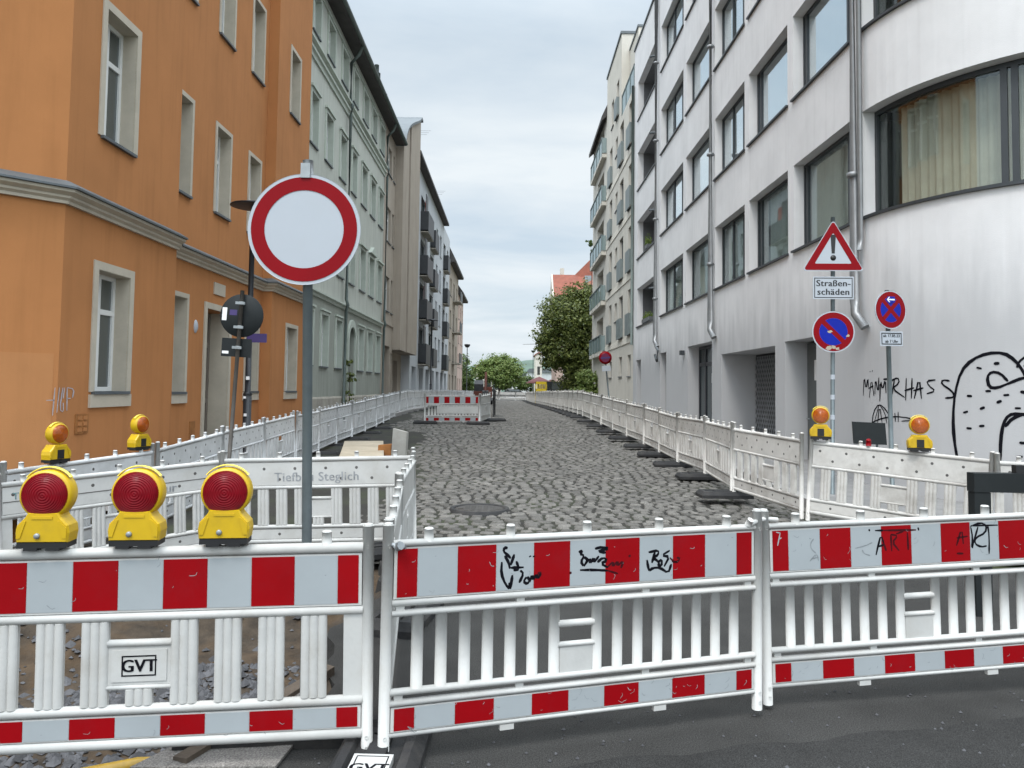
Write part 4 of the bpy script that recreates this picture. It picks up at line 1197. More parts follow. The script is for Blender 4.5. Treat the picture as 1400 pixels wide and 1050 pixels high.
# felt-pen tags; coordinates are fractions of the upper sheet
def tags(r, strokes, x_of, m, w=.008, name='scribble'):
    mb = MB()
    for st in strokes:
        stroke(mb, [x_of(*p) for p in st], w, lambda a, b: (a, -.0146, b))
    return mb.build(name, m, r, world=False)
def lin(px0, x0, px1, x1, py0, z0, py1, z1, shear=0.):
    return lambda x, y: (x0+(x-px0)*(x1-x0)/(px1-px0), z0+((y+shear*(x-px0))-py0)*(z1-z0)/(py1-py0))
m_of = lin(40, .551, 1210, 1.5135, 75, Zp(.952), 410, Zp(.722), shear=.062)
T1 = [[(110, 100), (90, 97), (84, 125), (110, 150), (130, 175)], [(92, 155), (118, 205), (125, 250)], [(152, 145), (130, 225)], [(130, 243), (212, 240)], [(165, 195), (185, 258), (148, 262)], [(75, 200), (72, 285), (100, 365), (130, 397), (122, 350)], [(142, 295), (130, 397)], [(190, 262), (212, 285), (185, 352)], [(230, 310), (212, 345), (235, 362), (252, 335), (235, 308)], [(250, 350), (268, 290), (272, 340), (295, 285), (300, 330), (322, 285)], [(250, 155), (253, 165)], [(274, 155), (277, 165)],
      [(565, 130), (592, 112), (575, 142), (602, 155), (580, 200), (600, 235), (626, 185), (600, 165)], [(600, 235), (640, 168), (640, 222), (668, 162), (662, 215), (700, 158)], [(690, 205), (728, 168), (758, 190), (712, 215), (762, 245)], [(672, 103), (720, 90), (770, 100), (722, 112), (690, 125), (748, 133)], [(575, 263), (670, 262), (760, 268)],
      [(1040, 130), (1110, 113), (1108, 150), (1068, 172)], [(1085, 125), (1064, 212)], [(1068, 172), (1105, 195), (1118, 230)], [(1110, 205), (1135, 180), (1132, 238), (1103, 222)], [(1190, 115), (1130, 155), (1188, 162), (1150, 240)], [(1030, 188), (1035, 230), (1045, 272)], [(1045, 272), (1070, 250), (1120, 247), (1180, 292), (1202, 220)]]
tags(FM, T1[:11], m_of, 'ink', .0135); tags(FM, T1[11:18], m_of, 'ink', .0135); tags(FM, T1[18:], m_of, 'ink', .0135)
tags(FM, [[(760, 240), (800, 195), (790, 245), (832, 188), (820, 240), (868, 188), (850, 250)], [(760, 268), (830, 292)], [(1190, 170), (1230, 215), (1268, 178), (1240, 170)], [(1205, 200), (1250, 205)], [(905, 150), (912, 165)], [(505, 285), (520, 280)], [(300, 285), (325, 280)]], m_of, 'ink_faded', .011)
r_of = lin(82, .166, 1320, 1.515, 95, Zp(.952), 345, Zp(.722), shear=.034)
tags(FR_, [[(580, 260), (590, 215), (612, 130), (628, 190)], [(592, 208), (628, 195)], [(578, 104), (628, 104)], [(543, 95), (547, 108)], [(832, 88), (836, 108)], [(1150, 85), (1160, 160), (1152, 240), (1165, 190), (1195, 90)], [(1150, 85), (1210, 62), (1248, 80), (1240, 130), (1178, 160), (1172, 200), (1210, 222), (1245, 215)], [(1150, 82), (1318, 80)], [(1255, 78), (1262, 150), (1258, 268)]], r_of, 'ink', .0115)
tags(FR_, [[(630, 104), (820, 104)], [(628, 190), (640, 235)], [(670, 130), (672, 238)], [(670, 130), (712, 140), (676, 180), (716, 235)], [(700, 128), (745, 112)], [(768, 120), (770, 232)], [(1060, 210), (1095, 95), (1102, 200)], [(1062, 160), (1130, 150)], [(1060, 260), (1100, 262)]], r_of, 'ink_faded', .011)
tags(FR_, [[(225, 150), (205, 180), (210, 215), (235, 240)], [(200, 290), (240, 240), (250, 290)], [(215, 275), (250, 265)], [(460, 215), (520, 200), (560, 180)], [(500, 225), (510, 250), (545, 262)]], r_of, 'ink_grey', .007)
tags(FR_, [[(15, 105), (35, 110)], [(38, 108), (30, 150), (22, 190)], [(30, 150), (45, 140)]], r_of, 'sheet_white', .006)
# little scratches and stickers on the sheets
def specks(r, L, n, m, seed):
    rg = random.Random(seed); mb = MB()
    for i in range(n):
        x = rg.uniform(.1, L-.1); z = rg.choice((rg.uniform(Zp(.73), Zp(.94)), rg.uniform(Zp(.1), Zp(.19))))
        a = rg.uniform(-1.2, 1.2); l = rg.uniform(.004, .03)
        stroke(mb, [(x, z), (x+l*math.cos(a), z+l*math.sin(a)), (x+l*1.3*math.cos(a+.4), z+l*1.3*math.sin(a+.4))], rg.uniform(.0015, .003), lambda p, q: (p, -.0146, q))
    return mb.build('scratches', m, r, world=False)
specks(FL, 2.08, 26, 'ink_grey', 1); specks(FM, 2.05, 55, 'ink_grey', 2); specks(FR_, 2.05, 50, 'ink_grey', 3); specks(FM, 2.05, 14, 'sheet_white', 4)
# plastic tie coupling the two posts at the right
tie = MB(); tie.tube([(1.30, 4.19, 1.035), (1.36, 4.235, 1.05), (1.425, 4.33, 1.04), (1.50, 4.345, 1.035)], .013, 8); tie.tube([(1.29, 4.20, 1.03), (1.30, 4.18, 1.06)], .018, 8)
tag(tie.build('coupling_clip', 'plastic_white'), 'white plastic clip coupling the posts of the middle and right striped barriers', 'clip')
tie = MB(); tie.tube([(-.52, 3.60, 1.01), (-.50, 3.58, 1.02)], .02, 8); tie.tube([(-.56, 3.62, 1.015), (-.48, 3.60, 1.01)], .012, 8)
tag(tie.build('hinge_bolt', 'galvanised'), 'small steel bolt at the post top between left and middle striped barriers', 'bolt')

# panels closing the trench
P1 = barrier('A', (-.592, 3.80, .0), (-.83, 5.84, .0), 'nearer of two edge-on white barrier panels running back from the front post gap', striped=True, red='sheet_faded_red', white='plastic_white', face=1)
P2 = barrier('A', (-.86, 5.92, -.01), (-1.0, 7.97, -.01), 'farther of two edge-on white barrier panels running back beside the cobbles', striped=True, red='sheet_faded_red', white='plastic_white', face=1)
TB = barrier('A', (-3.04, 8.18, -.055), (-.975, 8.2, .008), 'white barrier panel lettered Tiefbau Steglich at the back of the trench', white='plastic_white', back=True, fresh=True)
GU = barrier('A', (-4.53, 6.88, -.17), (-3.07, 8.36, -.075), 'white barrier panel with worn lettering and a grooved board, on the left of the trench', white='plastic_white', back=True, fresh=True)
lettering('Tiefbau Steglich', .132, (1.02, -.0135, Zp(.775)), (1, 0, 0), (0, 0, 1), TB, 'letter_grey', spacing=1.06, bold=.002)
mb = MB(); mb.box(.06, 2.0, -.0145, -.0125, Zp(.80), Zp(.808)); mb.build('groove', 'hole_dark', GU, world=False)
lettering('Tiefbau', .085, (.26, -.0135, Zp(.85)), (1, 0, 0), (0, 0, 1), GU, 'ink_teal', bold=.001)
lettering('gur', .13, (1.50, -.0135, Zp(.745)), (1, 0, 0), (0, 0, 1), GU, 'letter_grey', bold=.003)

def ordinal(i): return ['first', 'second', 'third', 'fourth', 'fifth', 'sixth', 'seventh', 'eighth', 'ninth', 'tenth'][i]
def row(pts, labels, farlabel, group, white, back=True, step=2.06, footside=0, flabels=None, ffar=None, fgroup=None, alt=True):
    """barrier panels laid along a polyline of measured joints; beyond the last joint spacing is filled at step"""
    J = [Vector(pts[0])]
    for a, b in zip(pts, pts[1:]):
        a, b = Vector(a), Vector(b); n = max(1, round((b-a).length/step))
        for k in range(1, n+1): J.append(a+(b-a)*k/n)
    for i, (a, b) in enumerate(zip(J, J[1:])):
        d = (b-a).normalized()
        lab = labels[i] if i < len(labels) else farlabel
        bp_ = barrier('A', *((b-d*.02, a+d*.02) if footside < 0 else (a+d*.02, b-d*.02)), lab, group, white=white, back=back, plate=True)
        bp_.rotation_euler.x += random.uniform(-.03, .03); bp_.rotation_euler.y += random.uniform(-.006, .006)
    for i, p in enumerate(J):
        if footside and p.y > 10.3:
            k = sum(1 for q in J[:i] if q.y > 10.3)
            lab = flabels[k] if k < len(flabels) else ffar
            dd = (J[min(i+1, len(J)-1)]-J[max(0, i-1)]); a = math.atan2(dd.y, dd.x)
            foot(p.x+footside*.12, p.y, a+PI/2+random.uniform(-.12, .12), lab, fgroup, dz=(p.z-g(p.y)) if abs(p.z-g(p.y)) < .3 else 0)
    return J
# right-hand row (its near end turns off along the cross street)
RJ = [(6.9, 7.25, .02), (5.17, 8.3, .03), (3.64, 9.6, .14), (3.26, 11.35, .20), (3.46, 13.7, .20), (3.42, 15.75, .21), (3.34, 19.3, .31), (2.80, 30, .62), (2.71, 35.9, .61), (2.3, 55, .50), (1.93, 73, .36), (1.8, 92, .26)]
rl = ['slatted white barrier panel at the far right edge, behind the dark beam', 'white barrier panel carrying the right amber lamp pair, below the wall word',
      'dirty white barrier panel in front of the grey service door on the right', 'dirty white barrier panel in front of the garage lattice',
      'dirty white barrier panel in front of the entrance with paper notices', 'dirty white barrier panel just beyond the entrance door, right row',
      'dirty white barrier panel below the grey drainpipe hook, right row']
row(RJ, rl, 'dirty white barrier panel farther along the right row, beyond the pale block drainpipe hook', 'barrier panels in the right-hand row', 'plastic_dirty', footside=-1,
    flabels=['black rubber foot with sharp edges nearest on the right, under the near dirty panels', 'black rubber foot, second from the near end of the right row', 'black rubber foot, third from the near end of the right row', 'black rubber foot, fourth from the near end of the right row'],
    ffar='small black rubber foot farther along the right-hand barrier row', fgroup='rubber feet of the right-hand row')
# left-hand row along the pavement
LJ = [(-5.3, 5.2, -.13), (-4.74, 7.2, -.10), (-4.24, 9.25, -.05), (-4.21, 11.3, .04), (-4.3, 15.4, .14), (-4.42, 19.5, .21), (-4.34, 24.8, .37), (-5.0, 37, .53), (-4.5, 52, .50), (-4.0, 66, .42), (-3.7, 92, .26)]
ll = ['white barrier panel at the left picture edge, beside the panel with amber lamps', 'white barrier panel carrying two amber lamps in front of the orange house', 'white barrier panel in front of the orange house door, left row',
      'white barrier panel in front of the street lamp, left row', 'white barrier panel in front of the risalit end of the orange house', 'white barrier panel behind the round sign pole, left row', 'white barrier panel in front of the arched green door, left row']
row(LJ, ll, 'grey white barrier panel farther along the left row, before the green and beige houses', 'barrier panels in the left-hand row', 'plastic_grey', footside=1,
    flabels=['black rubber foot nearest in the left row, beside the plank stack', 'black rubber foot next to the plank stack, second in the left row'], ffar='black rubber foot in the dark row beyond the plank stack on the left', fgroup='rubber feet of the left-hand row')
# end of the closed stretch
for i, (a, b) in enumerate((((-3.6, 95, .27), (-1.6, 95.1, .26)), ((-1.5, 95.1, .26), (.5, 95, .25)), ((.55, 95, .25), (1.75, 94.2, .25)))):
    barrier('B', a, b, ['far white barrier panel closing the street, left one beside the round tree trunk', 'far white barrier panel closing the street, straight ahead at the vanishing point', 'far white barrier panel closing the street, right one meeting the long row'][i], 'far panels across the street')
# striped barrier standing on the cobbles
MS = barrier('B', (-3.05, 27, .43), (-1.08, 27, .45), 'small red and white striped barrier standing across the cobbles in the middle distance', striped=True, fresh=True)
mb = MB(); mb.box(.45, 1.9, -.03, -.016, .40, .66); mb.build('white_board', 'plastic_white', MS, world=False)
for x in (-3.0, -1.15): foot(x, 26.95, PI/2*0+.05, 'black rubber foot under the small striped barrier, %s end' % ('left' if x < -2 else 'right'))
MA = barrier('A', (-1.08, 27.1, .45), (-.80, 29.1, .50), 'white slatted barrier panel angled back from the small striped barrier', white='plastic_white')
foot(-.62, 28.6, .2, 'black rubber foot sticking out beside the angled white panel')
barrier('A', (-.72, 31.2, .52), (-.70, 33.2, .56), 'dark edge-on barrier panel just beyond the angled white panel', white='rubber')
# feet near the front
fg = foot(-.59, 3.57, PI/2-.03, 'black rubber foot with a white GVT plate, under the front post gap')
mb = MB(); mb.box(-.30, -.05, -.088, .088, .075, .1095); p_ = mb.build('plate', 'plastic_white', fg, world=False)
mb = MB()
for a, b, c, d in ((-.28, -.275, -.072, .072), (-.075, -.07, -.072, .072), (-.275, -.075, -.072, -.067), (-.275, -.075, .067, .072)): mb.box(a, b, c, d, .110, .111)
mb.build('plate_border', 'ink', p_, world=False)
lettering('GVT', .088, (-.175, 0, .1105), (0, -1, 0), (1, 0, 0), p_, 'ink', bold=.002)
foot(-1.20, 3.98, .06, 'black rubber foot in the shade under the front left striped barrier')
foot(-.78, 5.85, 1.4, 'black rubber foot between the two panels seen edge on')
foot(-.45, 7.6, .1, 'black rubber foot seen through the middle striped barrier')
foot(-1.3, 8.0, .5, 'black rubber foot at the foot of the lettered panel')

# ------------------------------------------------------------------ warning lamps
def warning_lamp(lens, label, loc, rz, group, amber):
    r = thing('warning_lamp', loc, label, 'warning lamp', group, (0, 0, rz))
    k = 1.0
    mb = MB()
    def lay(pts, y0, y1, b):
        c = Vector((sum(p[0] for p in pts)/len(pts), 0, sum(p[1] for p in pts)/len(pts)))
        n = len(mb.v); m = len(pts)
        for y, s in ((y0, 1-b), (y0+.012, 1), (y1-.012, 1), (y1, 1-b)):
            for p in pts: mb.v.append((c.x+(p[0]-c.x)*s, y, c.z+(p[1]-c.z)*s))
        for l in range(3):
            for q in range(m):
                q2 = (q+1) % m; mb.face((n+l*m+q, n+l*m+q2, n+(l+1)*m+q2, n+(l+1)*m+q))
        mb.face([n+q for q in range(m)]); mb.face([n+3*m+q for q in range(m)][::-1])
    lay([(-.122, .028), (.122, .028), (.128, .075), (.122, .112), (.085, .152), (.072, .175), (-.072, .175), (-.085, .152), (-.122, .112), (-.128, .075)], -.062, .062, .06)
    if amber:
        R0, zc = .100, .285
    else:
        R0, zc = .121, .262
    mb.lathe([(R0-.012, -.048), (R0, -.044), (R0+.004, -.03), (R0+.004, .03), (R0, .044), (R0-.012, .048), (R0-.02, .02), (R0-.02, -.02), (R0-.012, -.048)], (0, 0, zc), ax='y', n=36)
    mb.box(-.05, .05, -.066, -.060, .145, .158)
    for sx in (-1, 1): mb.prism([(sx*.10, -.0665, .05), (sx*.118, -.0665, .05), (sx*.118, -.0665, .10), (sx*.085, -.0665, .135), (sx*.075, -.0665, .135)][::sx], (0, .006, 0))
    mb.build('body', 'lamp_yellow', r, world=False)
    for s in (-1, 1):
        mb = MB(); n = 9; RL = R0-.007
        n = 26; mb.lathe([(RL*math.sin(PI/2*i/n), s*(.040+.030*math.cos(PI/2*i/n)+(.0022 if i % 2 else 0))) for i in range(n+1)]+[(RL, s*.02)], (0, 0, zc), ax='y', n=40, flat=True)
        mb.build('lens', lens, r, world=False)
    mb = MB()
    hR = R0+(.010 if amber else .012)
    pts = [(hR*math.cos(a), 0, zc+.004+hR*math.sin(a)) for a in [R(38+104*i/18) for i in range(19)]]
    mb.tube(pts, .016, 8, ry=.004); mb.build('handle', 'handle_yellow', r, world=False)
    mb = MB(); mb.box(-.118, .118, -.058, .058, .0, .029); mb.box(-.085, -.02, -.06, .06, -.012, .004); mb.box(.02, .085, -.06, .06, -.012, .004); mb.build('base', 'black_plastic', r, world=False)
    if amber:
        mb = MB(); mb.box(-.038, .038, -.0655, -.0625, .035, .125); mb.build('sticker', 'black_plastic', r, world=False)
    else:
        mb = MB(); mb.lathe([(0, -.0745), (.010, -.0745), (.014, -.071), (.014, -.060)], (-.02, 0, .062), ax='y', n=16); mb.build('screw', 'galvanised', r, world=False)
    return r
def on_panel(r, t, dz=TOP+.017):
    m = Matrix.LocRotScale(r.location, r.rotation_euler.to_quaternion(), None); return m @ Vector((t, 0, dz))
for t, lab in ((.632, 'red warning lamp, leftmost of the three red ones on the front striped barrier'), (1.022, 'red warning lamp, middle one of the three red ones on the front striped barrier'), (1.412, 'red warning lamp, nearest the round sign pole on the front striped barrier')):
    p = on_panel(FL, t, TOP+.012); wl = warning_lamp('lens_red', lab, p, FL.rotation_euler.z+random.uniform(-.03, .03), 'red warning lamps', False); wl.scale = (.89, .89, .89)
for p, rz, lab in (((-4.60, 7.82, .945), 1.25, 'amber warning lamp on the left barrier row, under the sprayed wall tag'), ((-4.33, 9.0, .985), 1.25, 'amber warning lamp on the left barrier row, under the first ground floor window'),
                   ((3.80, 9.46, 1.185), -.35, 'amber warning lamp on the right barrier row, in front of the grey service door'), ((4.64, 8.76, 1.11), -.30, 'amber warning lamp on the right barrier row, beside the dark board and wall drawing')):
    warning_lamp('lens_amber', lab, p, rz, 'amber warning lamps', True)
mb = MB(); mb.tube([(4.22, 9.1, 1.13), (4.22, 9.1, 1.19)], .03, 10); mb.lathe([(.03, 1.19), (.022, 1.21), (0, 1.215)], (4.22, 9.1, 0), n=10)
tag(mb.build('stud_cap', 'sign_red'), 'small dark red cap on a stud of the right barrier, before the dark board', 'cap')

# ------------------------------------------------------------------ traffic signs
def disc(mb, r0, r1, y, t=.001, n=48, c=(0, 0)):
    mb.lathe([(r0, y), (r1, y)] if r0 > 0 else [(0, y), (r1, y)], (c[0], 0, c[1]), ax='y', n=n)
def sign_disc(parent, R_, zc, y=-.05, m='sign_white'):
    mb = MB(); mb.lathe([(0, y+.004), (R_, y+.004), (R_+.003, y+.008), (R_+.003, y-.001), (R_, y), (0, y)], (0, 0, zc), ax='y', n=64, flat=True)
    return mb.build('sign_face', m, parent, world=False)
def ring(parent, r0, r1, zc, m, y, name='ring', sx=1.):
    mb = MB(); mb.lathe([(r0, y), (r1, y), (r1, y+.0006), (r0, y+.0006), (r0, y)], (0, 0, zc), ax='y', n=64, flat=True)
    return mb.build(name, m, parent, world=False)
def clamp(parent, zc, r=.034):
    mb = MB(); mb.lathe([(r, -.018), (r+.005, -.018), (r+.005, .018), (r, .018)], (0, 0, zc), n=14); mb.box(-.05, .05, -.047, -r+.004, zc-.014, zc+.014); mb.build('clamp', 'galvanised', parent, world=False)
# closed to all vehicles
S1 = thing('traffic_sign', (-1.115, 4.17, .0), 'large round sign with red ring and blank white centre on a grey pole', 'traffic sign', None, (0, 0, .03))
mb = MB(); mb.tube([(.04, 0, .03), (.03, 0, .8), (-.02, 0, 2.96)], .027, 12); mb.box(-.06, .14, -.08, .08, .0, .035); mb.build('pole', 'steel_pole', S1, world=False)
mb = MB(); mb.tube([(-.018, 0, 2.90), (-.022, 0, 2.985)], .029, 12); mb.build('pole_cap', 'zinc_light', S1, world=False)
fc = sign_disc(S1, .30, 2.595); fc.location.x = -.02
ring(fc, .213, .285, 2.595, 'sign_red', -.0525)
for z in (2.42, 2.80): clamp(S1, z)
mb = MB(); mb.box(-.045, .005, -.062, -.03, 2.875, 2.955); mb.build('top_clamp', 'galvanised', S1, world=False)
# sign seen from behind, leaning
S2 = thing('traffic_sign', (-3.045, 8.27, .25), 'dark back of a round sign with a small plate below, on a leaning thin pole', 'traffic sign', None, (0, .048, 0))
mb = MB(); mb.tube([(0, 0, -.1), (0, 0, 2.52)], .022, 10); mb.build('pole', 'steel_pole_brown', S2, world=False)
mb = MB(); mb.lathe([(0, .03), (.232, .03), (.235, .034), (.235, .045), (0, .045)], (.0, 0, 2.25), ax='y', n=40); fb = mb.build('sign_back', 'sign_back', S2, world=False)
mb = MB(); mb.box(-.19, .13, .03, .04, 1.80, 2.0); mb.build('plate_back', 'sign_back', S2, world=False)
for z in (2.12, 2.38, 1.9): clamp(S2, z, .024)
mb = MB(); mb.box(-.21, -.16, .0285, .0297, 2.19, 2.33); mb.box(-.18, -.11, .0285, .0297, 1.83, 1.86); mb.build('sticker', 'paper', S2, world=False)
mb = MB(); mb.box(-.13, -.05, .0285, .0297, 2.25, 2.31); mb.build('blue_sticker', 'sign_violet', S2, world=False)
# warning triangle, extra plate and no-parking disc
S3 = thing('traffic_sign', (4.79, 11.5, .2), 'pole with a warning triangle, a Straßenschäden plate and a blue no parking disc', 'traffic sign', None, (0, .006, -.1))
mb = MB(); mb.tube([(0, 0, 0), (.01, 0, 4.2)], .032, 12); mb.build('pole', 'steel_pole', S3, world=False)
def tri(h0, side, y, t):
    hh = side*.866; return [(-side/2, y, h0), (side/2, y, h0), (0, y, h0+hh)]
def rtri(zb, side, y, rad, n=6):
    c = zb+side*.2887; out = []
    for k in range(3):
        a = R(-150+120*k); cx_, cz = math.cos(a)*(side/1.732-rad*2), c+math.sin(a)*(side/1.732-rad*2)
        for i in range(n+1):
            b = a+R(-60+120*i/n); out.append((cx_+rad*math.cos(b), y, cz+rad*math.sin(b)))
    return out
mb = MB(); mb.prism(rtri(3.375, .90, -.045, .03), (0, .008, 0)); t3 = mb.build('triangle_face', 'sign_white', S3, world=False)
mb = MB(); o_ = rtri(3.39, .862, -.0475, .028); i_ = rtri(3.487, .54, -.0475, .012); n = len(o_)
for k in range(n): mb.prism([o_[k], o_[(k+1) % n], i_[(k+1) % n], i_[k]], (0, .002, 0))
mb.build('triangle_border', 'sign_red', t3, world=False)
mb = MB(); mb.prism([(-.022, -.0478, 3.64), (.022, -.0478, 3.64), (.038, -.0478, 3.90), (.025, -.0478, 3.925), (-.025, -.0478, 3.925), (-.038, -.0478, 3.90)], (0, .002, 0)); mb.lathe([(0, -.0478), (.042, -.0478), (.042, -.046)], (0, 0, 3.575), ax='y', n=20); mb.build('exclamation_mark', 'sign_black', t3, world=False)
def plate(parent, x0, x1, z0, z1, lines, size, bold=.0015, name='text_plate'):
    mb = MB(); mb.box(x0, x1, -.052, -.046, z0, z1); p = mb.build(name, 'sign_white', parent, world=False)
    mb = MB(); t = .012; e = .018; y0, y1 = -.0535, -.0522
    mb.box(x0+e, x1-e, y0, y1, z1-e-t, z1-e); mb.box(x0+e, x1-e, y0, y1, z0+e, z0+e+t); mb.box(x0+e, x0+e+t, y0, y1, z0+e+t, z1-e-t); mb.box(x1-e-t, x1-e, y0, y1, z0+e+t, z1-e-t)
    mb.build('plate_border', 'sign_black', p, world=False)
    for i, l in enumerate(lines):
        z = z1-(z1-z0)*(i+.5+.12*(1 if i == 0 else -1 if len(lines) > 1 else 0))/len(lines)
        lettering(l, size, ((x0+x1)/2, -.0535, z), (1, 0, 0), (0, 0, 1), p, 'sign_black', spacing=1.08, bold=bold)
    return p
plate(S3, -.295, .295, 2.95, 3.29, ['Straßen-', 'schäden'], .135, bold=.004)
d3 = sign_disc(S3, .305, 2.46)
ring(d3, .205, .29, 2.46, 'sign_red', -.0525); ring(d3, 0, .204, 2.46, 'sign_blue', -.0522, 'blue_field')
mb = MB(); s_ = .707
mb.prism([(-.215*s_-.035*s_, -.0531, 2.46+.215*s_-.035*s_), (.215*s_-.035*s_, -.0531, 2.46-.215*s_-.035*s_), (.215*s_+.035*s_, -.0531, 2.46-.215*s_+.035*s_), (-.215*s_+.035*s_, -.0531, 2.46+.215*s_+.035*s_)], (0, .001, 0)); mb.build('red_bar', 'sign_red', d3, world=False)
mb = MB()
for cx_, cz, r_ in ((-.05, 2.46, .035), (-.06, 2.22, .05), (-.0, 2.235, .04), (.21, 2.40, .03), (.06, 2.21, .035)):
    pts = [(cx_+r_*random.uniform(.5, 1.2)*math.cos(a), -.0538, cz+r_*random.uniform(.4, .9)*math.sin(a)) for a in [2*PI*i/9 for i in range(9)]]
    mb.prism(pts, (0, .0006, 0))
mb.build('sticker_residue', 'wood_board', d3, world=False)
for z in (2.30, 2.62, 3.05, 3.2, 3.45): clamp(S3, z)
mb = MB()
for z in (1.15, 1.45, 1.75): mb.lathe([(.0335, z), (.0335, z+.07)], (.003, 0, 0), n=14)
mb.build('sticker', 'sign_white', S3, world=False)
# turned no-stopping sign with arrow
S4 = thing('traffic_sign', (4.665, 9.43, .2), 'turned no stopping sign with white arrow and small text plate on a leaning pole', 'traffic sign', None, (0, -.02, -1.18))
mb = MB(); mb.tube([(0, 0, 0), (0, 0, 2.82)], .028, 12); mb.build('pole', 'steel_pole', S4, world=False)
d4 = sign_disc(S4, .232, 2.575)
ring(d4, .155, .222, 2.575, 'sign_red', -.0525); ring(d4, 0, .154, 2.575, 'sign_blue', -.0522, 'blue_field')
for a, nm in ((1, 'red_bar'), (-1, 'red_bar')):
    mb = MB(); k = .16*s_; w_ = .026*s_
    yy_ = -.0531 if a > 0 else -.0536
    mb.prism([(-k-w_, yy_, 2.575+a*(k-w_)), (k-w_, yy_, 2.575+a*(-k-w_)), (k+w_, yy_, 2.575+a*(-k+w_)), (-k+w_, yy_, 2.575+a*(k+w_))], (0, .0004, 0)); mb.build(nm, 'sign_red', d4, world=False)
mb = MB(); zc = 2.70
mb.box(-.05, .065, -.0552, -.054, zc-.038, zc+.038); mb.build('arrow_field', 'sign_blue', d4, world=False)
mb = MB(); y_ = -.0562; mb.prism([(-.06, y_, zc), (-.025, y_, zc+.034), (-.01, y_, zc+.034), (-.032, y_, zc+.009), (.06, y_, zc+.009), (.06, y_, zc-.009), (-.032, y_, zc-.009), (-.01, y_, zc-.034), (-.025, y_, zc-.034)], (0, .0008, 0)); mb.build('arrow', 'paper', d4, world=False)
plate(S4, -.17, .17, 2.13, 2.31, ['ab 17.05.23', 'ab 7 Uhr'], .05, bold=.0012)
for z in (2.42, 2.74, 2.22): clamp(S4, z, .03)
S4.rotation_euler = (0, -.02, .30)
# distant no-stopping sign
S5 = thing('traffic_sign', (5.02, 39, .6), 'small purple red round sign on a leaning pole in front of the cream block', 'traffic sign', None, (0, -.10, 0))
mb = MB(); mb.tube([(0, 0, 0), (0, 0, 3.0)], .04, 10); mb.build('pole', 'steel_pole', S5, world=False)
mb = MB(); mb.lathe([(0, -.05), (.33, -.05), (.33, -.04), (0, -.04)], (0, 0, 2.78), ax='y', n=32); d5 = mb.build('sign_face', 'sign_red', S5, world=False); ring(d5, 0, .22, 2.78, 'sign_purple', -.053, 'dark_field')
mb = MB(); mb.box(-.22, .22, -.05, -.04, 2.1, 2.38); mb.build('text_plate', 'sign_white', S5, world=False)
mb = MB(); mb.box(-.24, .24, -.062, -.054, 2.74, 2.82); mb.build('pale_bar', 'sign_violet', d5, world=False)

# ------------------------------------------------------------------ street lamps
def street_lamp(x, y, label, h=4.9, head=True, style=0):
    r = thing('street_lamp', (x, y, g(y)), label, 'street lamp')
    mb = MB(); mb.tube([(0, 0, 0), (0, 0, 1.4), (0, 0, 1.401), (0, 0, h)], [.075, .075, .055, .045], 12); mb.lathe([(.075, 1.38), (.085, 1.4), (.06, 1.44)], n=12); mb.build('pole', 'lamp_black', r, world=False)
    mb = MB()
    if style == 0: mb.lathe([(0, h+.10), (.12, h+.09), (.40, h+.02), (.41, h), (.38, h-.01), (.10, h-.02), (0, h-.02)], n=32)
    else: mb.lathe([(0, h+.15), (.35, h+.12), (.36, h), (.2, h-.25), (0, h-.28)], n=16)
    mb.build('lamp_head', 'lamp_black', r, world=False); return r
l1 = street_lamp(-4.80, 14, 'black street lamp with a flat disc head and street name plates, before the orange house', h=4.85)
mb = MB(); mb.box(-.02, .34, -.075, -.06, 2.34, 2.50); mb.build('name_plate', 'sign_violet', l1, world=False)
mb = MB(); mb.box(-.01, .045, -.085, -.045, 1.66, 1.72); mb.box(-.045, .0, -.088, -.065, 1.32, 1.36); mb.box(-.03, .02, -.088, -.065, 1.0, 1.05); mb.build('sticker', 'paper', l1, world=False)
street_lamp(-5.15, 49, 'distant street lamp standing before the white block balconies', h=5.5)
l2 = street_lamp(-5.4, 92.5, 'distant dark lamp post with boxy head at the end of the left row', h=6.6, style=1)
street_lamp(3.6, 130, 'distant thin lamp post beside the pink house front', h=8.0, style=1)

# ------------------------------------------------------------------ odds and ends on the site
def tagged(mb, name, m, label, cat, **k): return tag(mb.build(name, m), label, cat, **k)
BM = thing('beam_trestle', (4.4, 6.2, 0), 'dark grey beam resting on two posts behind the front right striped barrier', 'trestle')
mb = MB(); mb.box(3.69, 5.4, 6.15, 6.25, .975, 1.125); mb.build('beam', 'sign_back', BM)
for x in (3.69, 5.1):
    mb = MB(); mb.box(x+.005, x+.135, 6.155, 6.245, .0, .972); mb.build('post', 'sign_back', BM)
mb = MB(); mb.box(4.04, 4.12, 6.17, 6.23, 1.126, 1.19); mb.build('block', 'black_plastic', BM)
BD = thing('board_sign', (4.89, 10.5, .2), 'blank dark board on short legs behind the right barrier, under the dome graffiti', 'board')
mb = MB(); mb.prism([(4.67, 10.5, 1.06), (5.12, 10.5, 1.05), (5.11, 10.52, 1.345), (4.66, 10.52, 1.36)], (0, .02, 0)); mb.build('board', 'sign_back', BD)
for x in (4.78, 5.0):
    mb = MB(); mb.tube([(x, 10.53, .15), (x, 10.53, 1.1)], .015, 6); mb.build('leg', 'steel_pole', BD)
PS = thing('plank_stack', (-3.2, 15.5, .1), 'stack of pale wooden planks lying on dark sleepers in the dug strip', 'planks')
for i in range(4):
    mb = MB(); z = .12+i*.075; s = .04*i
    mb.prism([(-3.05+s, 13.2, z+.1), (-2.35+s, 13.6, z+.1), (-3.0+s*.5, 17.8, z+.1), (-3.85+s*.5, 17.6, z+.1)], (0, 0, .055)); mb.build('plank', 'wood_board', PS)
mb = MB()
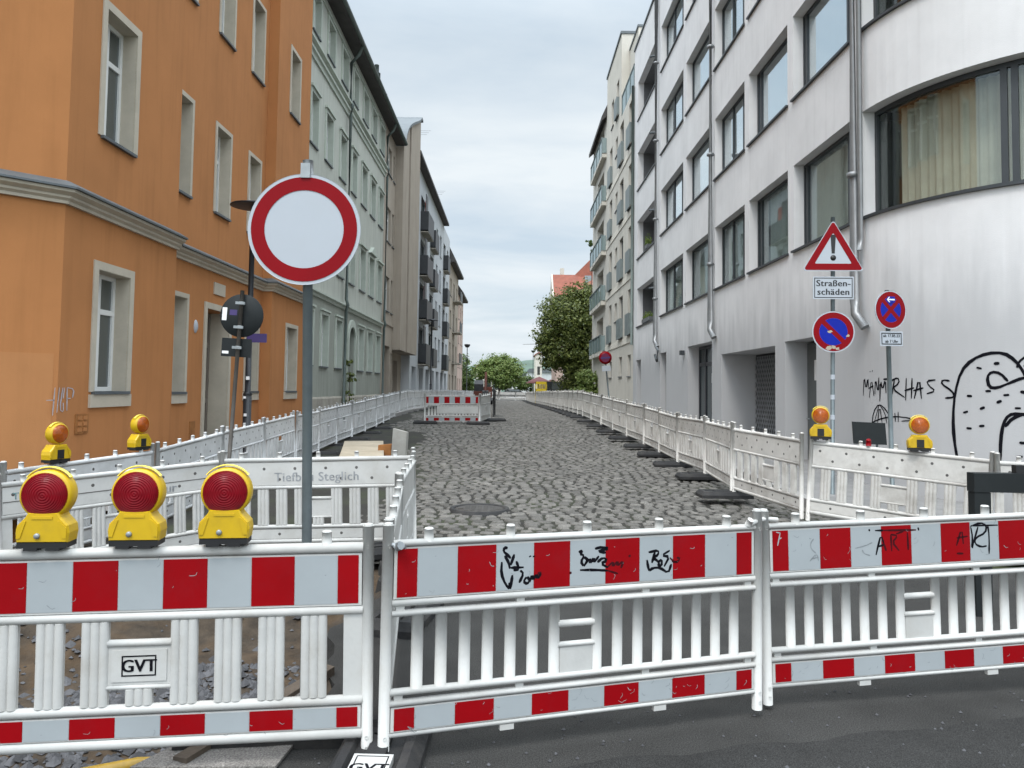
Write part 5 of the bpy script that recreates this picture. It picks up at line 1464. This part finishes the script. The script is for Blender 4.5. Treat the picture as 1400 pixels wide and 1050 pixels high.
for y in (14.0, 16.8): mb.box(-3.7, -2.5, y, y+.1, -.02, .215)
mb.build('sleeper', 'bark', PS)
mb = MB(); mb.prism([(-2.28, 14.6, .0), (-2.03, 14.75, .0), (-2.0, 14.8, .88), (-2.24, 14.65, .96)], (.03, .07, 0)); tagged(mb, 'upright_slab', 'concrete', 'pale grey kerb slab standing upright beside the plank stack', 'slab')
mb = MB(); mb.prism([(-2.62, 15.1, .0), (-2.36, 15.15, .0), (-2.36, 15.2, .62), (-2.60, 15.15, .60)], (.02, .18, 0)); tagged(mb, 'rusty_block', 'rust', 'rusty orange block between the plank stack and the upright slab', 'block')
mb = MB(); mb.tube([(-3.3, 3.68, -.27), (-2.4, 3.85, -.24), (-1.88, 4.02, -.20), (-1.82, 4.25, -.30), (-1.78, 4.6, -.55)], .042, 12)
tagged(mb, 'gas_pipe', 'pipe_yellow', 'dusty yellow plastic pipe lying in the trench below the front left barrier', 'pipe')
mb = MB(); mb.prism([(-1.55, 3.66, -.03), (-1.47, 3.62, -.02), (-1.05, 4.75, .0), (-1.12, 4.80, .0)], (0, 0, .05)); tagged(mb, 'timber_batten', 'bark', 'dark timber batten along the trench edge beside the yellow pipe', 'batten')
mh = MB(); zc = g(10.5)
mh.lathe([(0, .012), (.33, .012), (.335, .004), (.345, .004), (.35, .016), (.40, .016), (.41, -.03)], (-.41, 10.5, zc), n=40)
for i in range(-3, 4):
    for j in range(-3, 4):
        if i*i+j*j < 10: mh.box(-.41+i*.085-.03, -.41+i*.085+.03, 10.5+j*.085-.03, 10.5+j*.085+.03, zc+.008, zc+.018)
mat('iron', (.062, .056, .050), .6, .3, 9, metal=.2)
mi = MB(); mi.lathe([(.335, .006), (.34, .022), (.40, .024), (.42, -.03)], (-.41, 10.5, zc), n=40)
mc = tagged(mh, 'manhole_cover', 'iron', 'round iron manhole cover set in the cobbles', 'manhole cover'); mi.build('rim', 'rubber', mc)
# small excavator far down on the left
EX = thing('excavator', (-2.3, 62, g(62)), 'small red brown excavator working far down the street behind the striped barrier', 'excavator'); EX.scale = (.8, .8, .8)
mb = MB()
for x in (-1.0, .6): mb.prism([(x, -1.1, .15), (x, -1.3, .4), (x, -1.1, .65), (x, 1.1, .65), (x, 1.3, .4), (x, 1.1, .15), (x, .9, .02), (x, -.9, .02)], (.4, 0, 0))
mb.build('track', 'black_plastic', EX, world=False)
mb = MB(); mb.prism([(-.9, -1.0, .7), (.9, -1.0, .7), (.9, 1.2, .7), (-.9, 1.2, .7)], (0, 0, .6)); mb.box(-.3, .9, .3, 1.3, 1.3, 1.75); mb.build('body', 'machine_red', EX, world=False)
mb = MB(); mb.prism([(-.85, -.8, 1.31), (-.85, .3, 1.31), (-.85, .3, 2.4), (-.85, -.4, 2.4), (-.85, -.8, 2.0)], (.9, 0, 0)); mb.build('cab', 'balcony_dark', EX, world=False)
mb = MB(); mb.prism([(.25, -.9, 1.0), (.25, -1.9, 2.9), (.25, -2.5, 3.1), (.25, -2.6, 2.85), (.25, -2.1, 2.6), (.25, -1.2, .9)], (.22, 0, 0)); mb.prism([(.26, -2.3, 3.2), (.26, -2.55, 3.2), (.26, -3.0, 1.4), (.26, -2.8, 1.4)], (.2, 0, 0)); mb.build('boom', 'machine_red', EX, world=False)
mb = MB(); mb.prism([(.05, -2.7, 1.4), (.05, -3.1, 1.3), (.05, -3.2, .8), (.05, -2.7, .7)], (.6, 0, 0)); mb.build('bucket', 'black_plastic', EX, world=False)
# yellow gate, dark car, sunshades and people-free clutter near the far end
YB = thing('yellow_barrier_box', (2.55, 66, g(66)), 'yellow mesh barrier box standing behind the far end of the right row', 'barrier')
mb = MB(); 
for k in range(7): mb.box(-.75+k*.22, -.66+k*.22, -.04, .04, .2, 2.1)
mb.box(-.8, .8, -.05, .05, 1.95, 2.2); mb.box(-.8, .8, -.05, .05, .9, 1.5); mb.box(-.8, -.72, -.05, .8, .1, 2.2); mb.box(.72, .8, -.05, .8, .1, 2.2); yb = mb.build('frame', 'plate_yellow', YB, world=False); YB.scale = (.62, .62, .88)
VC = thing('parked_van', (5.0, 72, g(72)), 'dark van parked in front of the dark tree, behind the yellow barrier box', 'van', None, (0, 0, .25))
mb = MB(); mb.prism([(-2.2, -.9, .35), (2.2, -.9, .35), (2.25, -.9, 1.1), (1.4, -.9, 1.3), (.8, -.9, 2.0), (-2.1, -.9, 2.05), (-2.25, -.9, 1.2)], (0, 1.8, 0)); mb.build('body', 'car_dark', VC, world=False)
mb = MB(); mb.prism([(-1.9, -.915, 1.3), (1.2, -.915, 1.3), (.75, -.915, 1.85), (-1.9, -.915, 1.85)], (0, .01, 0)); mb.build('window', 'glass_dark', VC, world=False)
for x in (-1.4, 1.4):
    mb = MB(); mb.lathe([(0, -.93), (.32, -.93), (.36, -.9), (.36, -.7)], (x, 0, .36), ax='y', n=18); mb.build('wheel', 'black_plastic', VC, world=False)
for i, (x, y, lab) in enumerate(((.4, 112, 'dark parked car crossing the far street end behind the barrier'), (-3.4, 118, 'dark car half hidden below the round far tree'))):
    r = thing('parked_car', (x, y, g(y)), lab, 'car')
    mb = MB(); mb.prism([(-2.1, 0, .3), (2.1, 0, .3), (2.15, 0, .8), (1.3, 0, .95), (.7, 0, 1.45), (-1.0, 0, 1.45), (-1.7, 0, .95), (-2.15, 0, .85)], (0, 1.7, 0)); mb.build('body', 'car_dark', r, world=False)
    mb = MB(); mb.prism([(-1.5, -.01, .95), (1.1, -.01, .95), (.65, -.01, 1.38), (-.95, -.01, 1.38)], (0, .008, 0)); mb.build('window', 'glass_dark', r, world=False)
    for xx in (-1.3, 1.3):
        mb = MB(); mb.lathe([(0, -.03), (.28, -.03), (.31, 0), (.31, .15)], (xx, 0, .31), ax='y', n=16); mb.build('wheel', 'black_plastic', r, world=False)
for i, (x, y, lab) in enumerate(((3.6, 100, 'dark red sunshade far off before the pink house, left one'), (6.0, 102, 'dark red sunshade far off under the dark tree, right one'))):
    r = thing('sunshade', (x, y, g(y)), lab, 'sunshade')
    mb = MB(); mb.tube([(0, 0, 0), (0, 0, 2.9)], .04, 6); mb.build('pole', 'steel_pole', r, world=False)
    mb = MB(); mb.lathe([(0, 3.1), (1.0, 2.7), (1.7, 2.3), (1.7, 2.2)], n=8); mb.build('canopy', 'umbrella_red', r, world=False)

# ------------------------------------------------------------------ trees
def tree(name, loc, label, blobs, leaf, nleaf, lsize, trunk_r, trunk_h, seed, cat='tree', limbs=True):
    rg = random.Random(seed); r = thing(name, loc, label, cat)
    mb = MB(); mb.tube([(0, 0, -.3), (.03, .02, trunk_h*.4), (-.03, .05, trunk_h)], [trunk_r, trunk_r*.8, trunk_r*.55], 10)
    if limbs:
        for b in blobs:
            c = Vector(b[:3]); s = Vector((0, 0, trunk_h*rg.uniform(.6, .95)))
            mid = s.lerp(c, .5)+Vector((0, 0, .2)); mb.tube([s, mid, c], [trunk_r*.45, trunk_r*.28, trunk_r*.1], 6)
            for _ in range(4):
                e = c+Vector((rg.gauss(0, 1), rg.gauss(0, 1), rg.gauss(0, .8)))*b[3]*.6; mb.tube([mid.lerp(c, .6), e], [trunk_r*.12, trunk_r*.04], 5)
    mb.build('trunk', 'bark', r, world=False)
    mb = MB(); vol = sum(b[3]**2 for b in blobs)
    for b in blobs:
        c = Vector(b[:3]); n = int(nleaf*b[3]**2/vol); ncl = max(6, int(n/26))
        sq = b[4] if len(b) > 4 else .85
        for _ in range(ncl):
            d = Vector((rg.gauss(0, 1), rg.gauss(0, 1), rg.gauss(0, 1))).normalized()
            cc = c+Vector((d.x, d.y, d.z*sq))*b[3]*(rg.uniform(.25, 1.)**.45)*rg.uniform(.85, 1.12)
            cr = b[3]*rg.uniform(.10, .22)
            for _ in range(26):
                p = cc+Vector((rg.gauss(0, 1), rg.gauss(0, 1), rg.gauss(0, .6)))*cr
                nrm = (Vector((rg.gauss(0, 1), rg.gauss(0, 1), rg.gauss(0, 1)))+(p-c).normalized()*1.2+Vector((0, 0, .5))).normalized()
                u = nrm.orthogonal().normalized(); u.rotate(Matrix.Rotation(rg.uniform(0, 6.28), 3, nrm)); w = nrm.cross(u)
                s = lsize*rg.uniform(.6, 1.25)
                mb.poly([p-u*s, p+w*s*.45-u*.1*s, p+u*s, p-w*s*.45])
    mb.build('crown', leaf, r, world=False)
    return r
# big leafy tree in front of the red roofs
tree('broadleaf_tree', (5.4, 61, g(61)), 'big dark leafy tree leaning over the street beside the cream block', [(.3, 0, 8.9, 1.2), (-.8, 0, 8.5, 1.1), (-1.6, -.5, 7.4, 1.6), (.8, .2, 8.0, 1.7), (-2.4, -.3, 5.0, 1.3), (-2.0, -.3, 3.6, 1.2), (-2.0, -.3, 6.0, 1.7), (-.6, -.8, 6.6, 2.0), (1.0, .3, 6.2, 2.2), (-1.2, -.3, 4.4, 1.8), (.4, -.4, 4.0, 2.1), (1.4, 0, 3.4, 2.0), (.2, -.5, 2.2, 1.6), (-.2, .2, 1.6, 1.4)], 'leaf_dark', 42000, .13, .28, 4.5, 11)
tree('broadleaf_tree', (6.4, 66, g(66)), 'leafy tree below the red roof, just behind the big dark tree', [(-1.4, 0, 8.4, 1.4), (.2, 0, 8.0, 1.7), (1.2, 0, 5.5, 2.4), (0, 0, 5.0, 2.2)], 'leaf_mid', 16000, .14, .25, 6, 12)
tree('young_tree', (6.05, 58.8, g(58)), 'lone thin shoot with few leaves beside the upper cream balconies', [(-.05, 0, 12.6, .38), (.2, 0, 11.9, .28)], 'leaf_mid', 260, .12, .03, 12, 13)
tree('bush', (5.3, 52.2, g(52)), 'bright green bush under the lowest cream balcony', [(0, 0, .9, .95), (-.7, -.2, .75, .75), (.5, .1, 1.5, .9), (-.2, 0, 1.9, .75), (.9, 0, .8, .9)], 'leaf_bright', 8000, .10, .08, 1.0, 14, cat='bush')
tree('broadleaf_tree', (-1.9, 118, g(118)), 'round bright green tree in the middle of the street end', [(0, 0, 5.4, 2.0), (-1.8, 0, 4.6, 1.8), (1.6, 0, 4.6, 2.0), (0, -.5, 3.8, 2.3), (2.4, 0, 3.4, 1.6), (-3.2, 0, 3.9, 1.3), (-1.0, -.5, 5.0, 1.5), (.8, -.3, 2.8, 1.7)], 'leaf_bright', 16000, .20, .22, 3.4, 15)
tree('broadleaf_tree', (-7.3, 104, g(104)), 'darker tree beyond the last house on the left, beside the far lamp post', [(0, 0, 4.6, 1.7), (-1, 0, 3.2, 1.6), (.9, 0, 3.0, 1.5), (.2, 0, 2.0, 1.5), (1.6, 0, 1.8, 1.0)], 'leaf_mid', 7000, .18, .2, 3, 16)
tree('broadleaf_tree', (-9.5, 126, g(126)), 'small green tree far left behind the lamp post', [(0, 0, 4.0, 1.7), (1.2, 0, 3.0, 1.5), (2.0, 0, 2.0, 1.3)], 'leaf_mid', 4500, .2, .2, 3, 17)
tree('broadleaf_tree', (3.2, 160, g(160)), 'low green tree far right of the round tree', [(0, 0, 3.0, 1.6), (-1.6, 0, 2.4, 1.3), (1.6, 0, 2.0, 1.3)], 'leaf_mid', 3500, .25, .2, 2, 18)
tree('vine', (-5.8, 27.4, g(27)), 'thin climbing plant beside the drainpipe at the arched green door', [(0, 0, .9, .35), (.02, .1, 1.5, .26), (0, -.1, .45, .3), (0, 0, 2.1, .16)], 'leaf_dark', 500, .06, .02, 2, 19, cat='plant', limbs=False)
for i, z in enumerate((4.68, 7.86)):
    r = thing('flower_box', (5.72, 33.0, z), ['planted flower box with pale flowers on the lowest loggia sill of the pale block', 'single green plant on the second loggia sill of the pale block'][i], 'flower box')
    mb = MB(); mb.prism([(0, -.9+.6*i, .01), (.2, -.9+.6*i, .01), (.2, -.9+.6*i, .17), (0, -.9+.6*i, .17)], (0, 1.8-1.3*i, 0)); mb.build('box', 'grey_frame', r, world=False)
    mb = MB(); rg = random.Random(5+i)
    for k in range(260):
        p = Vector((rg.uniform(0, .2), rg.uniform(-.9+.6*i, .9-.7*i), .17+abs(rg.gauss(0, .10+.06*i)))); s = rg.uniform(.02, .05); a = rg.uniform(0, 6)
        mb.poly([p, p+Vector((math.cos(a)*s, math.sin(a)*s, s*.5)), p+Vector((0, 0, s*1.4)), p+Vector((-math.sin(a)*s, math.cos(a)*s, s*.6))])
    mb.build('plants', 'leaf_bright', r, world=False)

# ------------------------------------------------------------------ sky, sun, camera
SUN_EL, SUN_AZ = 58, 205     # azimuth clockwise from +y: the sun stands behind the camera, a little to the left
W = bpy.data.worlds.new('World'); sc.world = W; W.use_nodes = True
nt = W.node_tree; N = nt.nodes; L = nt.links
bg = N['Background']; bg.inputs['Strength'].default_value = .1
sky = N.new('ShaderNodeTexSky'); sky.sky_type = 'NISHITA'; sky.sun_disc = False
sky.sun_elevation = R(SUN_EL); sky.sun_rotation = R(SUN_AZ); sky.air_density = 1.0; sky.dust_density = 2.0
tc = N.new('ShaderNodeTexCoord'); sep = N.new('ShaderNodeSeparateXYZ'); L.new(tc.outputs['Generated'], sep.inputs[0])
def mth(op, a, b=None, c=None):
    n = N.new('ShaderNodeMath'); n.operation = op
    for i, v in enumerate((a, b, c)):
        if v is None: continue
        if isinstance(v, (int, float)): n.inputs[i].default_value = v
        else: L.new(v, n.inputs[i])
    return n.outputs[0]
zc = mth('MAXIMUM', sep.outputs['Z'], 0.)
den = mth('ADD', zc, .16)
cx_ = mth('DIVIDE', sep.outputs['X'], den); cy_ = mth('DIVIDE', sep.outputs['Y'], den)
cb = N.new('ShaderNodeCombineXYZ'); L.new(cx_, cb.inputs[0]); L.new(cy_, cb.inputs[1])
n1 = N.new('ShaderNodeTexNoise'); n1.inputs['Scale'].default_value = 1.0; n1.inputs['Detail'].default_value = 7; n1.inputs['Roughness'].default_value = .55; n1.inputs['Distortion'].default_value = .4
mpn = N.new('ShaderNodeMapping'); mpn.inputs['Scale'].default_value = (.8, 1.35, 1); mpn.inputs['Location'].default_value = (3.1, 1.7, 0); L.new(cb.outputs[0], mpn.inputs['Vector']); L.new(mpn.outputs[0], n1.inputs['Vector'])
cr = N.new('ShaderNodeMapRange'); cr.inputs[1].default_value = .36; cr.inputs[2].default_value = .64; cr.inputs[3].default_value = .22; cr.inputs[4].default_value = 1.; L.new(n1.outputs['Fac'], cr.inputs[0])
# cloud deck brightness: unseen boost overhead and behind the camera, added as fill light
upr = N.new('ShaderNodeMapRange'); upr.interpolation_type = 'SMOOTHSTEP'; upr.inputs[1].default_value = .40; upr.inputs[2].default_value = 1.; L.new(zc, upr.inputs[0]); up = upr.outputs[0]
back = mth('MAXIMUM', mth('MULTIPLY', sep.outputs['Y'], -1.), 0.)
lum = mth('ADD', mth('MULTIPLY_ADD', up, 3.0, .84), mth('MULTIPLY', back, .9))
blue = N.new('ShaderNodeMix'); blue.data_type = 'RGBA'; blue.inputs[0].default_value = .72
L.new(sky.outputs[0], blue.inputs[6]); blue.inputs[7].default_value = (5.8, 7.0, 8.0, 1)
cl = N.new('ShaderNodeMix'); cl.data_type = 'RGBA'; L.new(cr.outputs[0], cl.inputs[0]); L.new(blue.outputs[2], cl.inputs[6]); cl.inputs[7].default_value = (7.6, 8.2, 8.6, 1)
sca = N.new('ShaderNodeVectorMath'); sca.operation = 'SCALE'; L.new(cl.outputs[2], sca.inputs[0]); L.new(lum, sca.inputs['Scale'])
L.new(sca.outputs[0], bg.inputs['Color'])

sd = bpy.data.lights.new('sun', 'SUN'); sd.energy = 1.1; sd.angle = R(14); sd.color = (1, .96, .9)
so = bpy.data.objects.new('sun', sd); COL.objects.link(so)
az, el = R(SUN_AZ), R(SUN_EL)
dirv = Vector((math.sin(az)*math.cos(el), math.cos(az)*math.cos(el), math.sin(el)))
so.rotation_euler = dirv.to_track_quat('Z', 'Y').to_euler(); so.location = dirv*60

cd = bpy.data.cameras.new('camera'); co = bpy.data.objects.new('camera', cd); COL.objects.link(co); sc.camera = co
cd.sensor_width = 36; cd.lens = 27.0; cd.shift_y = -46.5/1400; cd.clip_end = 6000; cd.clip_start = .05
pt, ro = R(2.86), R(.78)
U0 = Vector((0, -math.sin(pt), math.cos(pt))); F = Vector((0, math.cos(pt), math.sin(pt))); X = Vector((1, 0, 0))
Rt = X*math.cos(ro)+U0*math.sin(ro); Up = X*-math.sin(ro)+U0*math.cos(ro)
mw = Matrix((Rt, Up, -F)).transposed().to_4x4(); mw.translation = (0, 0, 1.75); co.matrix_world = mw

sc.render.engine = 'CYCLES'
sc.view_settings.view_transform = 'Standard'; sc.view_settings.look = 'None'
sc.view_settings.exposure = .42; sc.view_settings.gamma = 1.
sc.cycles.max_bounces = 6; sc.cycles.transparent_max_bounces = 8
